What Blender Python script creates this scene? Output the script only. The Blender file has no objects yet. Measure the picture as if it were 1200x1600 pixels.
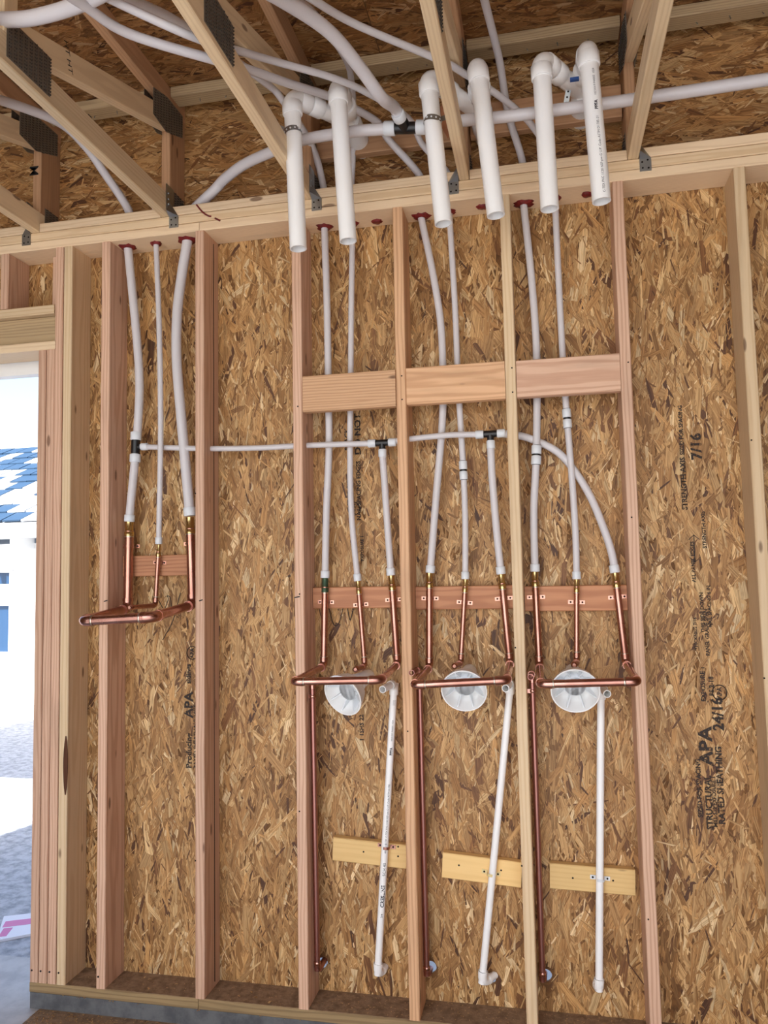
import bpy, math, random
import numpy as np
from mathutils import Vector, Matrix

# ---------------------------------------------------------------- camera, world, sun, exposure
scene = bpy.context.scene
COL = scene.collection
cam_data = bpy.data.cameras.new('camera')
cam_data.sensor_fit = 'HORIZONTAL'
cam_data.sensor_width = 36.0
cam_data.lens = 36.0
cam_data.clip_start = 0.05
cam = bpy.data.objects.new('camera', cam_data)
COL.objects.link(cam)
CAM_LOC = Vector((2.1526, -2.7919, 1.5731))
YAW, PITCH, ROLL = -0.2057, 0.0793, -0.0196
fw = Vector((math.sin(YAW) * math.cos(PITCH), math.cos(YAW) * math.cos(PITCH), math.sin(PITCH)))
rt = Vector((math.cos(YAW), -math.sin(YAW), 0.0))
up = rt.cross(fw)
rt2 = rt * math.cos(ROLL) + up * math.sin(ROLL)
up2 = -rt * math.sin(ROLL) + up * math.cos(ROLL)
cam.matrix_world = Matrix(((rt2.x, up2.x, -fw.x, CAM_LOC.x), (rt2.y, up2.y, -fw.y, CAM_LOC.y),
                           (rt2.z, up2.z, -fw.z, CAM_LOC.z), (0, 0, 0, 1)))
scene.camera = cam

SUN_ELEV = math.radians(48)
world = bpy.data.worlds.new('sky')
scene.world = world
world.use_nodes = True
wn = world.node_tree
bg = wn.nodes['Background']
sky = wn.nodes.new('ShaderNodeTexSky')
sky.sky_type = 'NISHITA'
sky.sun_disc = False
sky.sun_elevation = SUN_ELEV
sky.sun_rotation = math.radians(196)
sky.air_density = 1.0
sky.dust_density = 2.5
wn.links.new(sky.outputs[0], bg.inputs['Color'])
bg.inputs['Strength'].default_value = 0.26
sun_data = bpy.data.lights.new('sun', 'SUN')
sun_data.energy = 6.0
sun_data.angle = math.radians(0.6)
sun_data.color = (0.97, 0.985, 1.0)
sun = bpy.data.objects.new('sun', sun_data)
COL.objects.link(sun)
sun_dir = Vector((-0.28 * math.cos(SUN_ELEV), -0.96 * math.cos(SUN_ELEV), math.sin(SUN_ELEV)))
sun.rotation_euler = sun_dir.to_track_quat('Z', 'Y').to_euler()
sun.location = (0, -12, 12)

vs = scene.view_settings
vs.view_transform = 'Standard'
vs.look = 'None'
vs.gamma = 1.0
vs.use_curve_mapping = False
vs.exposure = 0.84
scene.cycles.max_bounces = 10
scene.cycles.diffuse_bounces = 6
scene.cycles.use_denoising = True

rng = random.Random(7)

# ---------------------------------------------------------------- materials
def lin(c):
    return tuple((v / 255 / 12.92) if v / 255 <= 0.04045 else ((v / 255 + 0.055) / 1.055) ** 2.4 for v in c) + (1.0,)

def base_mat(name, rgb, rough=0.5, metal=0.0):
    m = bpy.data.materials.new(name)
    m.use_nodes = True
    b = m.node_tree.nodes['Principled BSDF']
    b.inputs['Base Color'].default_value = lin(rgb)
    b.inputs['Roughness'].default_value = rough
    b.inputs['Metallic'].default_value = metal
    return m, m.node_tree, b

def math_node(nt, op, a, b=None, clamp=False):
    n = nt.nodes.new('ShaderNodeMath')
    n.operation = op
    n.use_clamp = clamp
    for i, v in enumerate((a, b)):
        if v is None:
            continue
        if isinstance(v, (int, float)):
            n.inputs[i].default_value = v
        else:
            nt.links.new(v, n.inputs[i])
    return n.outputs[0]

def mix_col(nt, fac, a, b, mode='MIX'):
    n = nt.nodes.new('ShaderNodeMix')
    n.data_type = 'RGBA'
    n.blend_type = mode
    for sock, v in ((n.inputs[0], fac), (n.inputs[6], a), (n.inputs[7], b)):
        if isinstance(v, (int, float)):
            sock.default_value = v
        elif isinstance(v, tuple):
            sock.default_value = v
        else:
            nt.links.new(v, sock)
    return n.outputs[2]

def noise(nt, vec, scale, detail=3.0, rough=0.55):
    n = nt.nodes.new('ShaderNodeTexNoise')
    n.inputs['Scale'].default_value = scale
    n.inputs['Detail'].default_value = detail
    n.inputs['Roughness'].default_value = rough
    if vec is not None:
        nt.links.new(vec, n.inputs['Vector'])
    return n.outputs['Fac']

def stretch(nt, vec, s):
    n = nt.nodes.new('ShaderNodeVectorMath')
    n.operation = 'MULTIPLY'
    nt.links.new(vec, n.inputs[0])
    n.inputs[1].default_value = s
    return n.outputs[0]

def ramp(nt, fac, lo, hi):
    n = nt.nodes.new('ShaderNodeMapRange')
    n.interpolation_type = 'SMOOTHSTEP'
    nt.links.new(fac, n.inputs[0])
    n.inputs[1].default_value = lo
    n.inputs[2].default_value = hi
    return n.outputs[0]

def wood(name, light, dark, freq=620.0, ring=0.55, stain=0.25, rough=0.6):
    """sawn lumber: growth rings round a pith outside the board, fine grain, knots; local Z runs along the board"""
    m, nt, b = base_mat(name, light, rough)
    tc = nt.nodes.new('ShaderNodeTexCoord')
    oi = nt.nodes.new('ShaderNodeObjectInfo')
    comb = nt.nodes.new('ShaderNodeCombineXYZ')
    nt.links.new(math_node(nt, 'ADD', math_node(nt, 'MULTIPLY', oi.outputs['Random'], 0.11), 0.012), comb.inputs[0])
    nt.links.new(math_node(nt, 'ADD', math_node(nt, 'MULTIPLY', oi.outputs['Random'], -0.06), 0.045), comb.inputs[1])
    nt.links.new(math_node(nt, 'MULTIPLY', oi.outputs['Random'], 37.0), comb.inputs[2])
    add = nt.nodes.new('ShaderNodeVectorMath')
    add.operation = 'ADD'
    nt.links.new(tc.outputs['Object'], add.inputs[0])
    nt.links.new(comb.outputs[0], add.inputs[1])
    v = add.outputs[0]
    warp = noise(nt, stretch(nt, v, (9.0, 9.0, 1.1)), 1.0, 3.0)
    sep = nt.nodes.new('ShaderNodeSeparateXYZ')
    nt.links.new(v, sep.inputs[0])
    r2 = math_node(nt, 'ADD', math_node(nt, 'MULTIPLY', sep.outputs[0], sep.outputs[0]),
                   math_node(nt, 'MULTIPLY', sep.outputs[1], sep.outputs[1]))
    r = math_node(nt, 'ADD', math_node(nt, 'SQRT', r2), math_node(nt, 'MULTIPLY', warp, 0.042))
    rings = math_node(nt, 'SINE', math_node(nt, 'MULTIPLY', r, freq))
    rings = ramp(nt, rings, -0.2, 1.0)
    fine = noise(nt, stretch(nt, v, (260.0, 260.0, 4.0)), 1.0, 2.0)
    blot = noise(nt, stretch(nt, v, (14.0, 14.0, 2.2)), 1.0, 4.0)
    vor = nt.nodes.new('ShaderNodeTexVoronoi')
    nt.links.new(stretch(nt, v, (9.0, 9.0, 3.0)), vor.inputs['Vector'])
    vor.inputs['Scale'].default_value = 1.0
    knot = ramp(nt, vor.outputs['Distance'], 0.10, 0.06)
    f = math_node(nt, 'ADD', math_node(nt, 'MULTIPLY', rings, ring), math_node(nt, 'MULTIPLY', fine, 0.30), True)
    c = mix_col(nt, f, lin(light), lin(dark))
    c = mix_col(nt, math_node(nt, 'MULTIPLY', ramp(nt, blot, 0.5, 0.8), stain), c, lin(tuple(int(q * 0.62) for q in dark)))
    c = mix_col(nt, math_node(nt, 'MULTIPLY', knot, 0.75), c, lin((96, 58, 34)))
    tint = math_node(nt, 'ADD', math_node(nt, 'MULTIPLY', oi.outputs['Random'], 0.22), 0.88)
    hsv = nt.nodes.new('ShaderNodeHueSaturation')
    nt.links.new(tint, hsv.inputs['Value'])
    nt.links.new(c, hsv.inputs['Color'])
    nt.links.new(hsv.outputs[0], b.inputs['Base Color'])
    bump = nt.nodes.new('ShaderNodeBump')
    bump.inputs['Strength'].default_value = 0.25
    bump.inputs['Distance'].default_value = 0.002
    nt.links.new(f, bump.inputs['Height'])
    nt.links.new(bump.outputs[0], b.inputs['Normal'])
    return m

def speckle(name, rgb, rgb2, scale, rough=0.8, bump_d=0.004):
    m, nt, b = base_mat(name, rgb, rough)
    tc = nt.nodes.new('ShaderNodeTexCoord')
    f = noise(nt, tc.outputs['Object'], scale, 6.0, 0.65)
    nt.links.new(mix_col(nt, ramp(nt, f, 0.35, 0.68), lin(rgb), lin(rgb2)), b.inputs['Base Color'])
    bm = nt.nodes.new('ShaderNodeBump')
    bm.inputs['Distance'].default_value = bump_d
    nt.links.new(f, bm.inputs['Height'])
    nt.links.new(bm.outputs[0], b.inputs['Normal'])
    return m

def strand_mat():
    m, nt, b = base_mat('osb_strands', (170, 130, 80), 0.55)
    at = nt.nodes.new('ShaderNodeAttribute')
    at.attribute_name = 'strand'
    uv = nt.nodes.new('ShaderNodeUVMap')
    g = noise(nt, stretch(nt, uv.outputs[0], (7.0, 300.0, 1.0)), 1.0, 4.0, 0.6)
    g2 = noise(nt, stretch(nt, uv.outputs[0], (20.0, 95.0, 1.0)), 1.0, 3.0)
    def shade(k):
        return mix_col(nt, 1.0, at.outputs['Color'], k, 'MULTIPLY')
    c = mix_col(nt, ramp(nt, g, 0.42, 0.66), shade((1.12, 1.13, 1.16, 1)), shade((0.55, 0.48, 0.40, 1)))
    c = mix_col(nt, math_node(nt, 'MULTIPLY', ramp(nt, g2, 0.52, 0.72), 0.6), c, shade((0.50, 0.40, 0.31, 1)))
    nt.links.new(c, b.inputs['Base Color'])
    bm = nt.nodes.new('ShaderNodeBump')
    bm.inputs['Strength'].default_value = 0.5
    bm.inputs['Distance'].default_value = 0.0015
    nt.links.new(g, bm.inputs['Height'])
    nt.links.new(bm.outputs[0], b.inputs['Normal'])
    b.inputs['Specular IOR Level'].default_value = 0.45
    return m

def ink_mat(name, rgb, wear):
    m, nt, b = base_mat(name, rgb, 0.7)
    tc = nt.nodes.new('ShaderNodeTexCoord')
    f = ramp(nt, noise(nt, tc.outputs['Object'], 130.0, 3.0), wear - 0.1, wear + 0.1)
    tr = nt.nodes.new('ShaderNodeBsdfTransparent')
    mx = nt.nodes.new('ShaderNodeMixShader')
    nt.links.new(f, mx.inputs[0])
    nt.links.new(b.outputs[0], mx.inputs[1])
    nt.links.new(tr.outputs[0], mx.inputs[2])
    nt.links.new(mx.outputs[0], nt.nodes['Material Output'].inputs[0])
    return m

M = {}
M['fir'] = wood('fir_lumber', (226, 182, 140), (194, 144, 104), 560.0, 0.6)
M['fir_pink'] = wood('pink_fir_lumber', (222, 184, 156), (192, 146, 118), 640.0, 0.6)
M['spruce'] = wood('spruce_lumber', (228, 202, 164), (206, 172, 130), 520.0, 0.45)
M['plate_wood'] = wood('plate_lumber', (234, 208, 172), (212, 180, 142), 600.0, 0.4)
M['truss_wood'] = wood('truss_lumber', (230, 206, 168), (206, 176, 136), 560.0, 0.35)
M['web_wood'] = wood('truss_web_lumber', (196, 154, 116), (166, 122, 86), 560.0, 0.35)
M['grey_wood'] = wood('weathered_lumber', (196, 170, 130), (154, 126, 92), 620.0, 0.5)
M['red_wood'] = wood('reddish_backing_lumber', (198, 140, 100), (162, 102, 68), 420.0, 0.5)
M['yellow_wood'] = wood('yellow_pine_backing', (236, 200, 136), (216, 174, 108), 420.0, 0.25, 0.12)
M['treated'] = wood('treated_sill_lumber', (172, 146, 104), (122, 98, 66), 520.0, 0.45, 0.6)
M['osb_core'] = speckle('osb_core', (126, 86, 44), (92, 60, 30), 40.0)
M['strand'] = strand_mat()

def pex_mat():
    m, nt, b = base_mat('translucent_white_pex', (226, 222, 224), 0.32)
    b.inputs['Subsurface Weight'].default_value = 0.0
    tl = nt.nodes.new('ShaderNodeBsdfTranslucent')
    tl.inputs['Color'].default_value = (0.75, 0.72, 0.74, 1)
    mx = nt.nodes.new('ShaderNodeMixShader')
    mx.inputs[0].default_value = 0.18
    nt.links.new(b.outputs[0], mx.inputs[1])
    nt.links.new(tl.outputs[0], mx.inputs[2])
    nt.links.new(mx.outputs[0], nt.nodes['Material Output'].inputs[0])
    return m
M['pex'] = pex_mat()
M['ring'] = base_mat('white_expansion_ring', (220, 224, 228), 0.4)[0]
M['black_fitting'] = base_mat('black_plastic_fitting', (20, 20, 22), 0.35)[0]
M['pvc'] = base_mat('white_pvc', (246, 246, 245), 0.3)[0]
M['pvc_in'] = base_mat('white_pvc_terminal', (228, 232, 236), 0.35)[0]
def copper_mat():
    m, nt, b = base_mat('copper_tube', (206, 150, 128), 0.27, 1.0)
    tc = nt.nodes.new('ShaderNodeTexCoord')
    f = noise(nt, tc.outputs['Object'], 7.0, 2.0)
    nt.links.new(mix_col(nt, ramp(nt, f, 0.4, 0.7), lin((198, 150, 136)), lin((170, 120, 106))), b.inputs['Base Color'])
    nt.links.new(math_node(nt, 'ADD', math_node(nt, 'MULTIPLY', f, 0.25), 0.14), b.inputs['Roughness'])
    return m
M['copper'] = copper_mat()
M['copper_dull'] = base_mat('dull_copper_tube', (176, 126, 118), 0.36, 1.0)[0]
M['yellow_strap'] = base_mat('yellowed_plastic_strap', (226, 206, 150), 0.5)[0]
M['solder'] = base_mat('silver_solder', (208, 196, 180), 0.3, 1.0)[0]
M['brass'] = base_mat('brass_adapter', (208, 180, 122), 0.25, 1.0)[0]
M['green_brass'] = base_mat('green_patina_brass', (70, 92, 70), 0.45, 0.6)[0]
M['steel'] = base_mat('galvanized_steel', (170, 176, 180), 0.35, 1.0)[0]
M['steel_dark'] = base_mat('dull_truss_plate', (128, 120, 110), 0.5, 0.6)[0]
M['tooth'] = base_mat('plate_tooth_slot', (62, 56, 50), 0.8)[0]
M['hole'] = base_mat('dark_hole', (18, 14, 12), 0.9)[0]
M['sealant'] = speckle('dark_red_firestop_sealant', (128, 28, 26), (92, 18, 18), 60.0, 0.45)
M['ink'] = ink_mat('panel_stamp_ink', (44, 32, 26), 0.62)
M['print_ink'] = base_mat('pipe_print_ink', (46, 48, 56), 0.5)[0]
M['marker'] = base_mat('black_marker', (22, 20, 22), 0.6)[0]
M['blue_label'] = base_mat('blue_label', (44, 84, 150), 0.5)[0]
M['concrete'] = speckle('grey_concrete', (188, 188, 187), (166, 166, 167), 9.0, 0.6)
M['bounce_apron'] = speckle('pale_bounce_concrete', (206, 204, 200), (190, 188, 184), 5.0, 0.8)  # for the slabs added to bounce light
M['curb'] = speckle('dark_grey_curb_concrete', (104, 106, 108), (76, 78, 82), 14.0, 0.7)
M['asphalt'] = speckle('grey_gravel_road', (196, 197, 199), (150, 152, 156), 16.0, 0.9, 0.02)
M['dirt'] = speckle('brown_dust', (152, 126, 98), (116, 92, 68), 30.0, 0.95)
M['chip'] = base_mat('wood_shaving', (206, 168, 116), 0.8)[0]
M['stucco'] = speckle('white_stucco', (232, 230, 226), (222, 220, 216), 40.0, 0.9)
M['trim'] = base_mat('white_painted_trim', (236, 236, 234), 0.6)[0]
M['tile_blue'] = base_mat('slate_blue_roof_tile', (46, 74, 100), 0.6)[0]
M['tile_pale'] = base_mat('pale_grey_roof_tile', (196, 198, 200), 0.6)[0]
M['glass'] = base_mat('blue_window_glass', (46, 76, 108), 0.08)[0]
M['pink'] = base_mat('pink_print', (216, 120, 170), 0.6)[0]
M['card'] = base_mat('white_printed_card', (236, 234, 238), 0.6)[0]
M['wire'] = base_mat('black_wire', (24, 20, 18), 0.5)[0]
M['bark'] = base_mat('dark_bark', (84, 48, 28), 0.9)[0]

# ---------------------------------------------------------------- mesh helpers
class MB:
    def __init__(self):
        self.v, self.f, self.s = [], [], []

    def add(self, verts, faces, smooth=False):
        o = len(self.v)
        self.v += [tuple(p) for p in verts]
        self.f += [tuple(i + o for i in fc) for fc in faces]
        self.s += [smooth] * len(faces)
        return self

    def box(self, lo, hi):
        (a, b, c), (d, e, f) = lo, hi
        return self.add([(a, b, c), (d, b, c), (d, e, c), (a, e, c), (a, b, f), (d, b, f), (d, e, f), (a, e, f)],
                        [(3, 2, 1, 0), (4, 5, 6, 7), (0, 1, 5, 4), (1, 2, 6, 5), (2, 3, 7, 6), (3, 0, 4, 7)])

    def obox(self, c, ax, ay, az):
        """oriented box from centre and three half vectors"""
        c, ax, ay, az = map(Vector, (c, ax, ay, az))
        vs_ = [c + sx * ax + sy * ay + sz * az for sz in (-1, 1) for sy, sx in ((-1, -1), (-1, 1), (1, 1), (1, -1))]
        return self.add(vs_, [(3, 2, 1, 0), (4, 5, 6, 7), (0, 1, 5, 4), (1, 2, 6, 5), (2, 3, 7, 6), (3, 0, 4, 7)])

    def tube(self, pts, r, seg=14, cap=True, inner=None):
        pts = [Vector(p) for p in pts]
        n = len(pts)
        rad = list(r) if isinstance(r, (list, tuple)) else [r] * n
        tang = []
        for i in range(n):
            t = pts[min(i + 1, n - 1)] - pts[max(i - 1, 0)]
            tang.append(t.normalized())
        ref = Vector((0, 0, 1)) if abs(tang[0].z) < 0.9 else Vector((1, 0, 0))
        nx = tang[0].cross(ref).normalized()
        frames = []
        for i in range(n):
            nx = (nx - tang[i] * nx.dot(tang[i])).normalized()
            frames.append((nx, tang[i].cross(nx)))
        ang = [(math.cos(2 * math.pi * k / seg), math.sin(2 * math.pi * k / seg)) for k in range(seg)]
        def rings(rr):
            return [[pts[i] + (frames[i][0] * c + frames[i][1] * s) * rr[i] for c, s in ang] for i in range(n)]
        out = [p for ring in rings(rad) for p in ring]
        fc = [(i * seg + k, i * seg + (k + 1) % seg, (i + 1) * seg + (k + 1) % seg, (i + 1) * seg + k)
              for i in range(n - 1) for k in range(seg)]
        self.add(out, fc, True)
        if inner:
            ri = [inner] * n
            inn = [p for ring in rings(ri) for p in ring]
            self.add(inn, [f[::-1] for f in fc], True)
            for i in (0, n - 1):
                a = out[i * seg:(i + 1) * seg]
                b = inn[i * seg:(i + 1) * seg]
                q = [(k, (k + 1) % seg, seg + (k + 1) % seg, seg + k) for k in range(seg)]
                self.add(a + b, q if i else [f[::-1] for f in q])
        elif cap:
            self.add(out[:seg], [tuple(range(seg))])
            self.add(out[-seg:], [tuple(range(seg))[::-1]])
        return self

    def ball(self, c, r, seg=10, ring=6):
        c = Vector(c)
        vs_ = [c + r * Vector((math.sin(math.pi * i / ring) * math.cos(2 * math.pi * k / seg),
                               math.sin(math.pi * i / ring) * math.sin(2 * math.pi * k / seg),
                               math.cos(math.pi * i / ring))) for i in range(ring + 1) for k in range(seg)]
        return self.add(vs_, [(i * seg + k, (i + 1) * seg + k, (i + 1) * seg + (k + 1) % seg, i * seg + (k + 1) % seg)
                              for i in range(ring) for k in range(seg)], True)

    def mesh(self, name, mat, off=(0, 0, 0)):
        me = bpy.data.meshes.new(name)
        ox, oy, oz = off
        me.from_pydata([(x - ox, y - oy, z - oz) for x, y, z in self.v], [], self.f)
        me.polygons.foreach_set('use_smooth', self.s)
        if mat:
            me.materials.append(mat)
        me.update()
        return me

def worldloc(o):
    return worldmat(o).to_translation() if o is not None else Vector((0, 0, 0))

def worldmat(o):
    m = Matrix.Identity(4)
    while o is not None:
        m = (Matrix.Translation(o.location) @ o.rotation_euler.to_matrix().to_4x4()) @ m
        o = o.parent
    return m

def place(name, me, loc, parent=None):
    o = bpy.data.objects.new(name, me)
    COL.objects.link(o)
    if parent is not None:
        o.parent = parent
        lm = worldmat(parent).inverted() @ Matrix.Translation(Vector(loc))
        o.location = lm.to_translation()
        o.rotation_euler = lm.to_euler()
    else:
        o.location = loc
    return o

def obj(name, mb, mat, parent=None, origin=None):
    """link a builder as one mesh object; its verts are given in world metres"""
    if origin is None:
        origin = worldloc(parent) if parent is not None else mb.v[0]
    return place(name, mb.mesh(name, mat, origin), origin, parent)

def tag(o, label=None, cat=None, group=None, kind=None):
    for k, v in (('label', label), ('category', cat), ('group', group), ('kind', kind)):
        if v:
            o[k] = v
    return o

def thing(name, label, cat, loc, group=None):
    o = bpy.data.objects.new(name, None)
    o.empty_display_size = 0.05
    COL.objects.link(o)
    o.location = loc
    return tag(o, label, cat, group)

def structure(name, loc):
    o = bpy.data.objects.new(name, None)
    COL.objects.link(o)
    o.location = loc
    o['kind'] = 'structure'
    return o

def lumber_mesh(w, t, L, c=0.003):
    """eased-edge board, local Z along its length from 0 to L"""
    a, b = w / 2, t / 2
    sec = [(-a + c, -b), (a - c, -b), (a, -b + c), (a, b - c), (a - c, b), (-a + c, b), (-a, b - c), (-a, -b + c)]
    vs_ = [(x, y, 0) for x, y in sec] + [(x, y, L) for x, y in sec]
    fc = [(i, (i + 1) % 8, 8 + (i + 1) % 8, 8 + i) for i in range(8)] + [tuple(range(8))[::-1], tuple(range(8, 16))]
    mb = MB()
    mb.add(vs_, fc)
    return mb

def lumber(name, p0, p1, w, t, mat, parent=None, side=(1, 0, 0)):
    """board from end centre p0 to p1; w is its size along `side`, t across"""
    p0, p1 = Vector(p0), Vector(p1)
    z = (p1 - p0).normalized()
    x = Vector(side)
    x = (x - z * x.dot(z)).normalized()
    y = z.cross(x)
    me = lumber_mesh(w, t, (p1 - p0).length).mesh(name, mat)
    o = place(name, me, p0, parent)
    q = Matrix((x, y, z)).transposed()
    if parent is not None:
        q = worldmat(parent).to_3x3().inverted() @ q
    o.rotation_euler = q.to_euler()
    return o

def spline(pts, n=7):
    """Catmull-Rom through the points"""
    P = [Vector(p) for p in pts]
    P = [P[0] * 2 - P[1]] + P + [P[-1] * 2 - P[-2]]
    out = []
    for i in range(1, len(P) - 2):
        for k in range(n):
            t = k / n
            a, b, c, d = P[i - 1], P[i], P[i + 1], P[i + 2]
            out.append(0.5 * ((2 * b) + (c - a) * t + (2 * a - 5 * b + 4 * c - d) * t * t + (3 * b - a - 3 * c + d) * t ** 3))
    out.append(P[-2])
    return out

def collar(name, p, d, r, L, mat, parent, seg=14):
    """short sleeve centred on p along d with eased rims"""
    p, d = Vector(p), Vector(d).normalized()
    e = min(0.002, L * 0.2)
    pts = [p - d * L / 2, p - d * (L / 2 - e), p + d * (L / 2 - e), p + d * L / 2]
    return obj(name, MB().tube(pts, [r - e * 0.8, r, r, r - e * 0.8], seg), mat, parent)

def bend(p, d1, d2, R, n=7):
    """arc of radius R that turns from travelling along d1 to d2 about corner p"""
    p, d1, d2 = Vector(p), Vector(d1).normalized(), Vector(d2).normalized()
    th = d1.angle(d2)
    k = R * math.tan(th / 2)
    a, b = p - d1 * k, p + d2 * k
    c = a + (d2 - d1 * d1.dot(d2)).normalized() * R
    out = []
    for i in range(n + 1):
        q = th * i / n
        u = (a - c).normalized()
        out.append(c + R * (u * math.cos(q) + d1 * math.sin(q)))
    return out

def elbow(name, p, d1, d2, r, mat, parent, leg=0.014, seg=14):
    """pipe elbow fitting with two hubs"""
    arc = bend(p, d1, d2, r * 1.5)
    d1, d2 = Vector(d1).normalized(), Vector(d2).normalized()
    a, b = arc[0], arc[-1]
    mb = MB().tube([a - d1 * leg] + arc + [b + d2 * leg], r, seg)
    mb.tube([a - d1 * leg, a - d1 * (leg * 0.15)], r * 1.06, seg)
    mb.tube([b + d2 * (leg * 0.15), b + d2 * leg], r * 1.06, seg)
    return obj(name, mb, mat, parent)

def text_mesh(body, size, bold=0.0, align='LEFT'):
    cu = bpy.data.curves.new('lettering', 'FONT')
    cu.body = body
    cu.size = size
    cu.align_x = align
    cu.align_y = 'CENTER'
    cu.resolution_u = 2
    cu.offset = bold * size
    o = bpy.data.objects.new('lettering', cu)
    COL.objects.link(o)
    bpy.context.view_layer.update()
    dg = bpy.context.evaluated_depsgraph_get()
    me = bpy.data.meshes.new_from_object(o.evaluated_get(dg))
    bpy.data.objects.remove(o)
    bpy.data.curves.remove(cu)
    return me

def flat_text(name, body, size, p, run, rise, mat, parent, bold=0.035, stretch_run=1.0):
    """lettering lying in the plane of run x rise, starting at p"""
    me = text_mesh(body, size, bold)
    run, rise, p = Vector(run).normalized(), Vector(rise).normalized(), Vector(p)
    off = worldloc(parent)
    for v in me.vertices:
        v.co = p + run * v.co.x * stretch_run + rise * v.co.y - off
    me.materials.append(mat)
    return place(name, me, off, parent)

def pipe_text(name, body, size, p, axis, r, facing, mat, parent, bold=0.0):
    """lettering wrapped round a pipe of radius r; reads along axis from p on the pipe's centre line"""
    me = text_mesh(body, size, bold)
    axis, facing, p = Vector(axis).normalized(), Vector(facing), Vector(p)
    n = (facing - axis * facing.dot(axis)).normalized()
    w = n.cross(axis)
    off = worldloc(parent)
    for v in me.vertices:
        a = v.co.y / r
        v.co = p + axis * v.co.x + (n * math.cos(a) + w * math.sin(a)) * (r + 0.0006) - off
    me.materials.append(mat)
    return place(name, me, off, parent)

# ---------------------------------------------------------------- oriented strand board
PALETTE = [lin(c)[:3] for c in ((198, 157, 103), (183, 140, 88), (213, 177, 124), (164, 120, 70), (146, 104, 57),
                                (224, 194, 147), (176, 131, 78), (192, 151, 98), (128, 86, 48), (96, 60, 33), (194, 148, 91))]
WEIGHT = np.array([13, 14, 9, 14, 10, 6, 14, 12, 5.5, 3.0, 10.0])
WEIGHT = WEIGHT / WEIGHT.sum()

def strands(name, parent, seed, u0, u1, v0, v1, to_world, along, dens, skip=(), spread=0.40, tint=(1.0, 1.0, 1.0)):
    """layered wood strands pressed on a panel; (u, v, h) are panel metres and height proud of the panel"""
    r = np.random.default_rng(seed)
    area = (u1 - u0) * (v1 - v0)
    n_big, n_small = int(area * dens), int(area * dens * 1.3)
    n = n_big + n_small
    cu = r.uniform(u0 - 0.01, u1 + 0.01, n)
    cv = r.uniform(v0 - 0.01, v1 + 0.01, n)
    L = np.where(np.arange(n) < n_big, r.uniform(0.07, 0.19, n), r.uniform(0.02, 0.085, n))
    W = np.where(np.arange(n) < n_big, r.gamma(2.2, 0.0062, n) + 0.004, r.uniform(0.002, 0.008, n))
    W = np.minimum(W, L * 0.45)
    ang = (math.pi / 2 if along == 'v' else 0.0) + r.normal(0, spread, n)
    h = np.where(np.arange(n) < n_big, r.uniform(0.0004, 0.0022, n), r.uniform(0.001, 0.003, n))
    if skip:
        keep = np.ones(n, bool)
        for hu, hv, hr in skip:
            dx, dy = hu - cu, hv - cv
            al = dx * np.cos(ang) + dy * np.sin(ang)
            ac = -dx * np.sin(ang) + dy * np.cos(ang)
            keep &= ~((np.abs(al) < L / 2 + hr * 0.75) & (np.abs(ac) < W / 2 + hr * 0.75))
        cu, cv, L, W, ang, h = (q[keep] for q in (cu, cv, L, W, ang, h))
        n = len(cu)
    lx = np.array([-0.5, -0.34, 0.36, 0.5, 0.34, -0.36])
    ly = np.array([0.0, -0.5, -0.5, 0.0, 0.5, 0.5])
    jx = r.uniform(-0.11, 0.11, (n, 6))
    jy = r.uniform(-0.16, 0.16, (n, 6))
    jy[:, 0] += r.uniform(-0.45, 0.45, n)
    jy[:, 3] += r.uniform(-0.45, 0.45, n)
    X = (lx + jx) * L[:, None]
    Yv = (ly + jy) * W[:, None]
    ca, sa = np.cos(ang)[:, None], np.sin(ang)[:, None]
    U = np.clip(cu[:, None] + X * ca - Yv * sa, u0, u1)
    V = np.clip(cv[:, None] + X * sa + Yv * ca, v0, v1)
    tx, ty = r.normal(0, 0.006, n)[:, None], r.normal(0, 0.03, n)[:, None]
    H = np.maximum(h[:, None] + X * tx + Yv * ty, 0.0002)
    co = to_world(U.ravel(), V.ravel(), H.ravel())
    off = worldloc(parent)
    co = co - np.array(off)
    me = bpy.data.meshes.new(name)
    me.vertices.add(n * 6)
    me.vertices.foreach_set('co', co.ravel())
    me.loops.add(n * 6)
    me.loops.foreach_set('vertex_index', np.arange(n * 6))
    me.polygons.add(n)
    me.polygons.foreach_set('loop_start', np.arange(n) * 6)
    me.polygons.foreach_set('loop_total', np.full(n, 6))
    pal = np.array(PALETTE)[r.choice(len(PALETTE), n, p=WEIGHT)]
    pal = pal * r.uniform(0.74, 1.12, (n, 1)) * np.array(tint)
    at = me.color_attributes.new('strand', 'FLOAT_COLOR', 'CORNER')
    colr = np.ones((n * 6, 4), np.float32)
    colr[:, :3] = np.repeat(pal, 6, axis=0)
    at.data.foreach_set('color', colr.ravel())
    uvl = me.uv_layers.new(name='UVMap')
    shift = r.uniform(0, 50, (n, 1))
    uvs = np.stack([(X + shift).ravel(), (Yv + shift * 0.37).ravel()], 1).astype(np.float32)
    uvl.data.foreach_set('uv', uvs.ravel())
    me.materials.append(M['strand'])
    me.update(calc_edges=True)
    o = place(name, me, off, parent)
    o['kind'] = 'stuff'
    return o

# ================================================================= LARGE STRUCTURE
WY = 0.1405            # inner face of the wall sheathing
TZ = 2.967             # underside of the top plates
S = 0.4064             # stud spacing
FLOOR = -0.10

# holes bored low through the sheathing where the pipe ends leave the building
HOLES = [(1.2674, 0.0967, 0.0210), (1.5014, 0.0881, 0.0140), (1.6836, 0.1167, 0.0220), (1.9085, 0.0905, 0.0140), (2.1011, 0.1222, 0.0220)]

wall = structure('wall_back', (0.11, 0.15, 0.0))

def wall_map(u, v, h):
    return np.stack([u, WY - h, v], 1)

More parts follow.
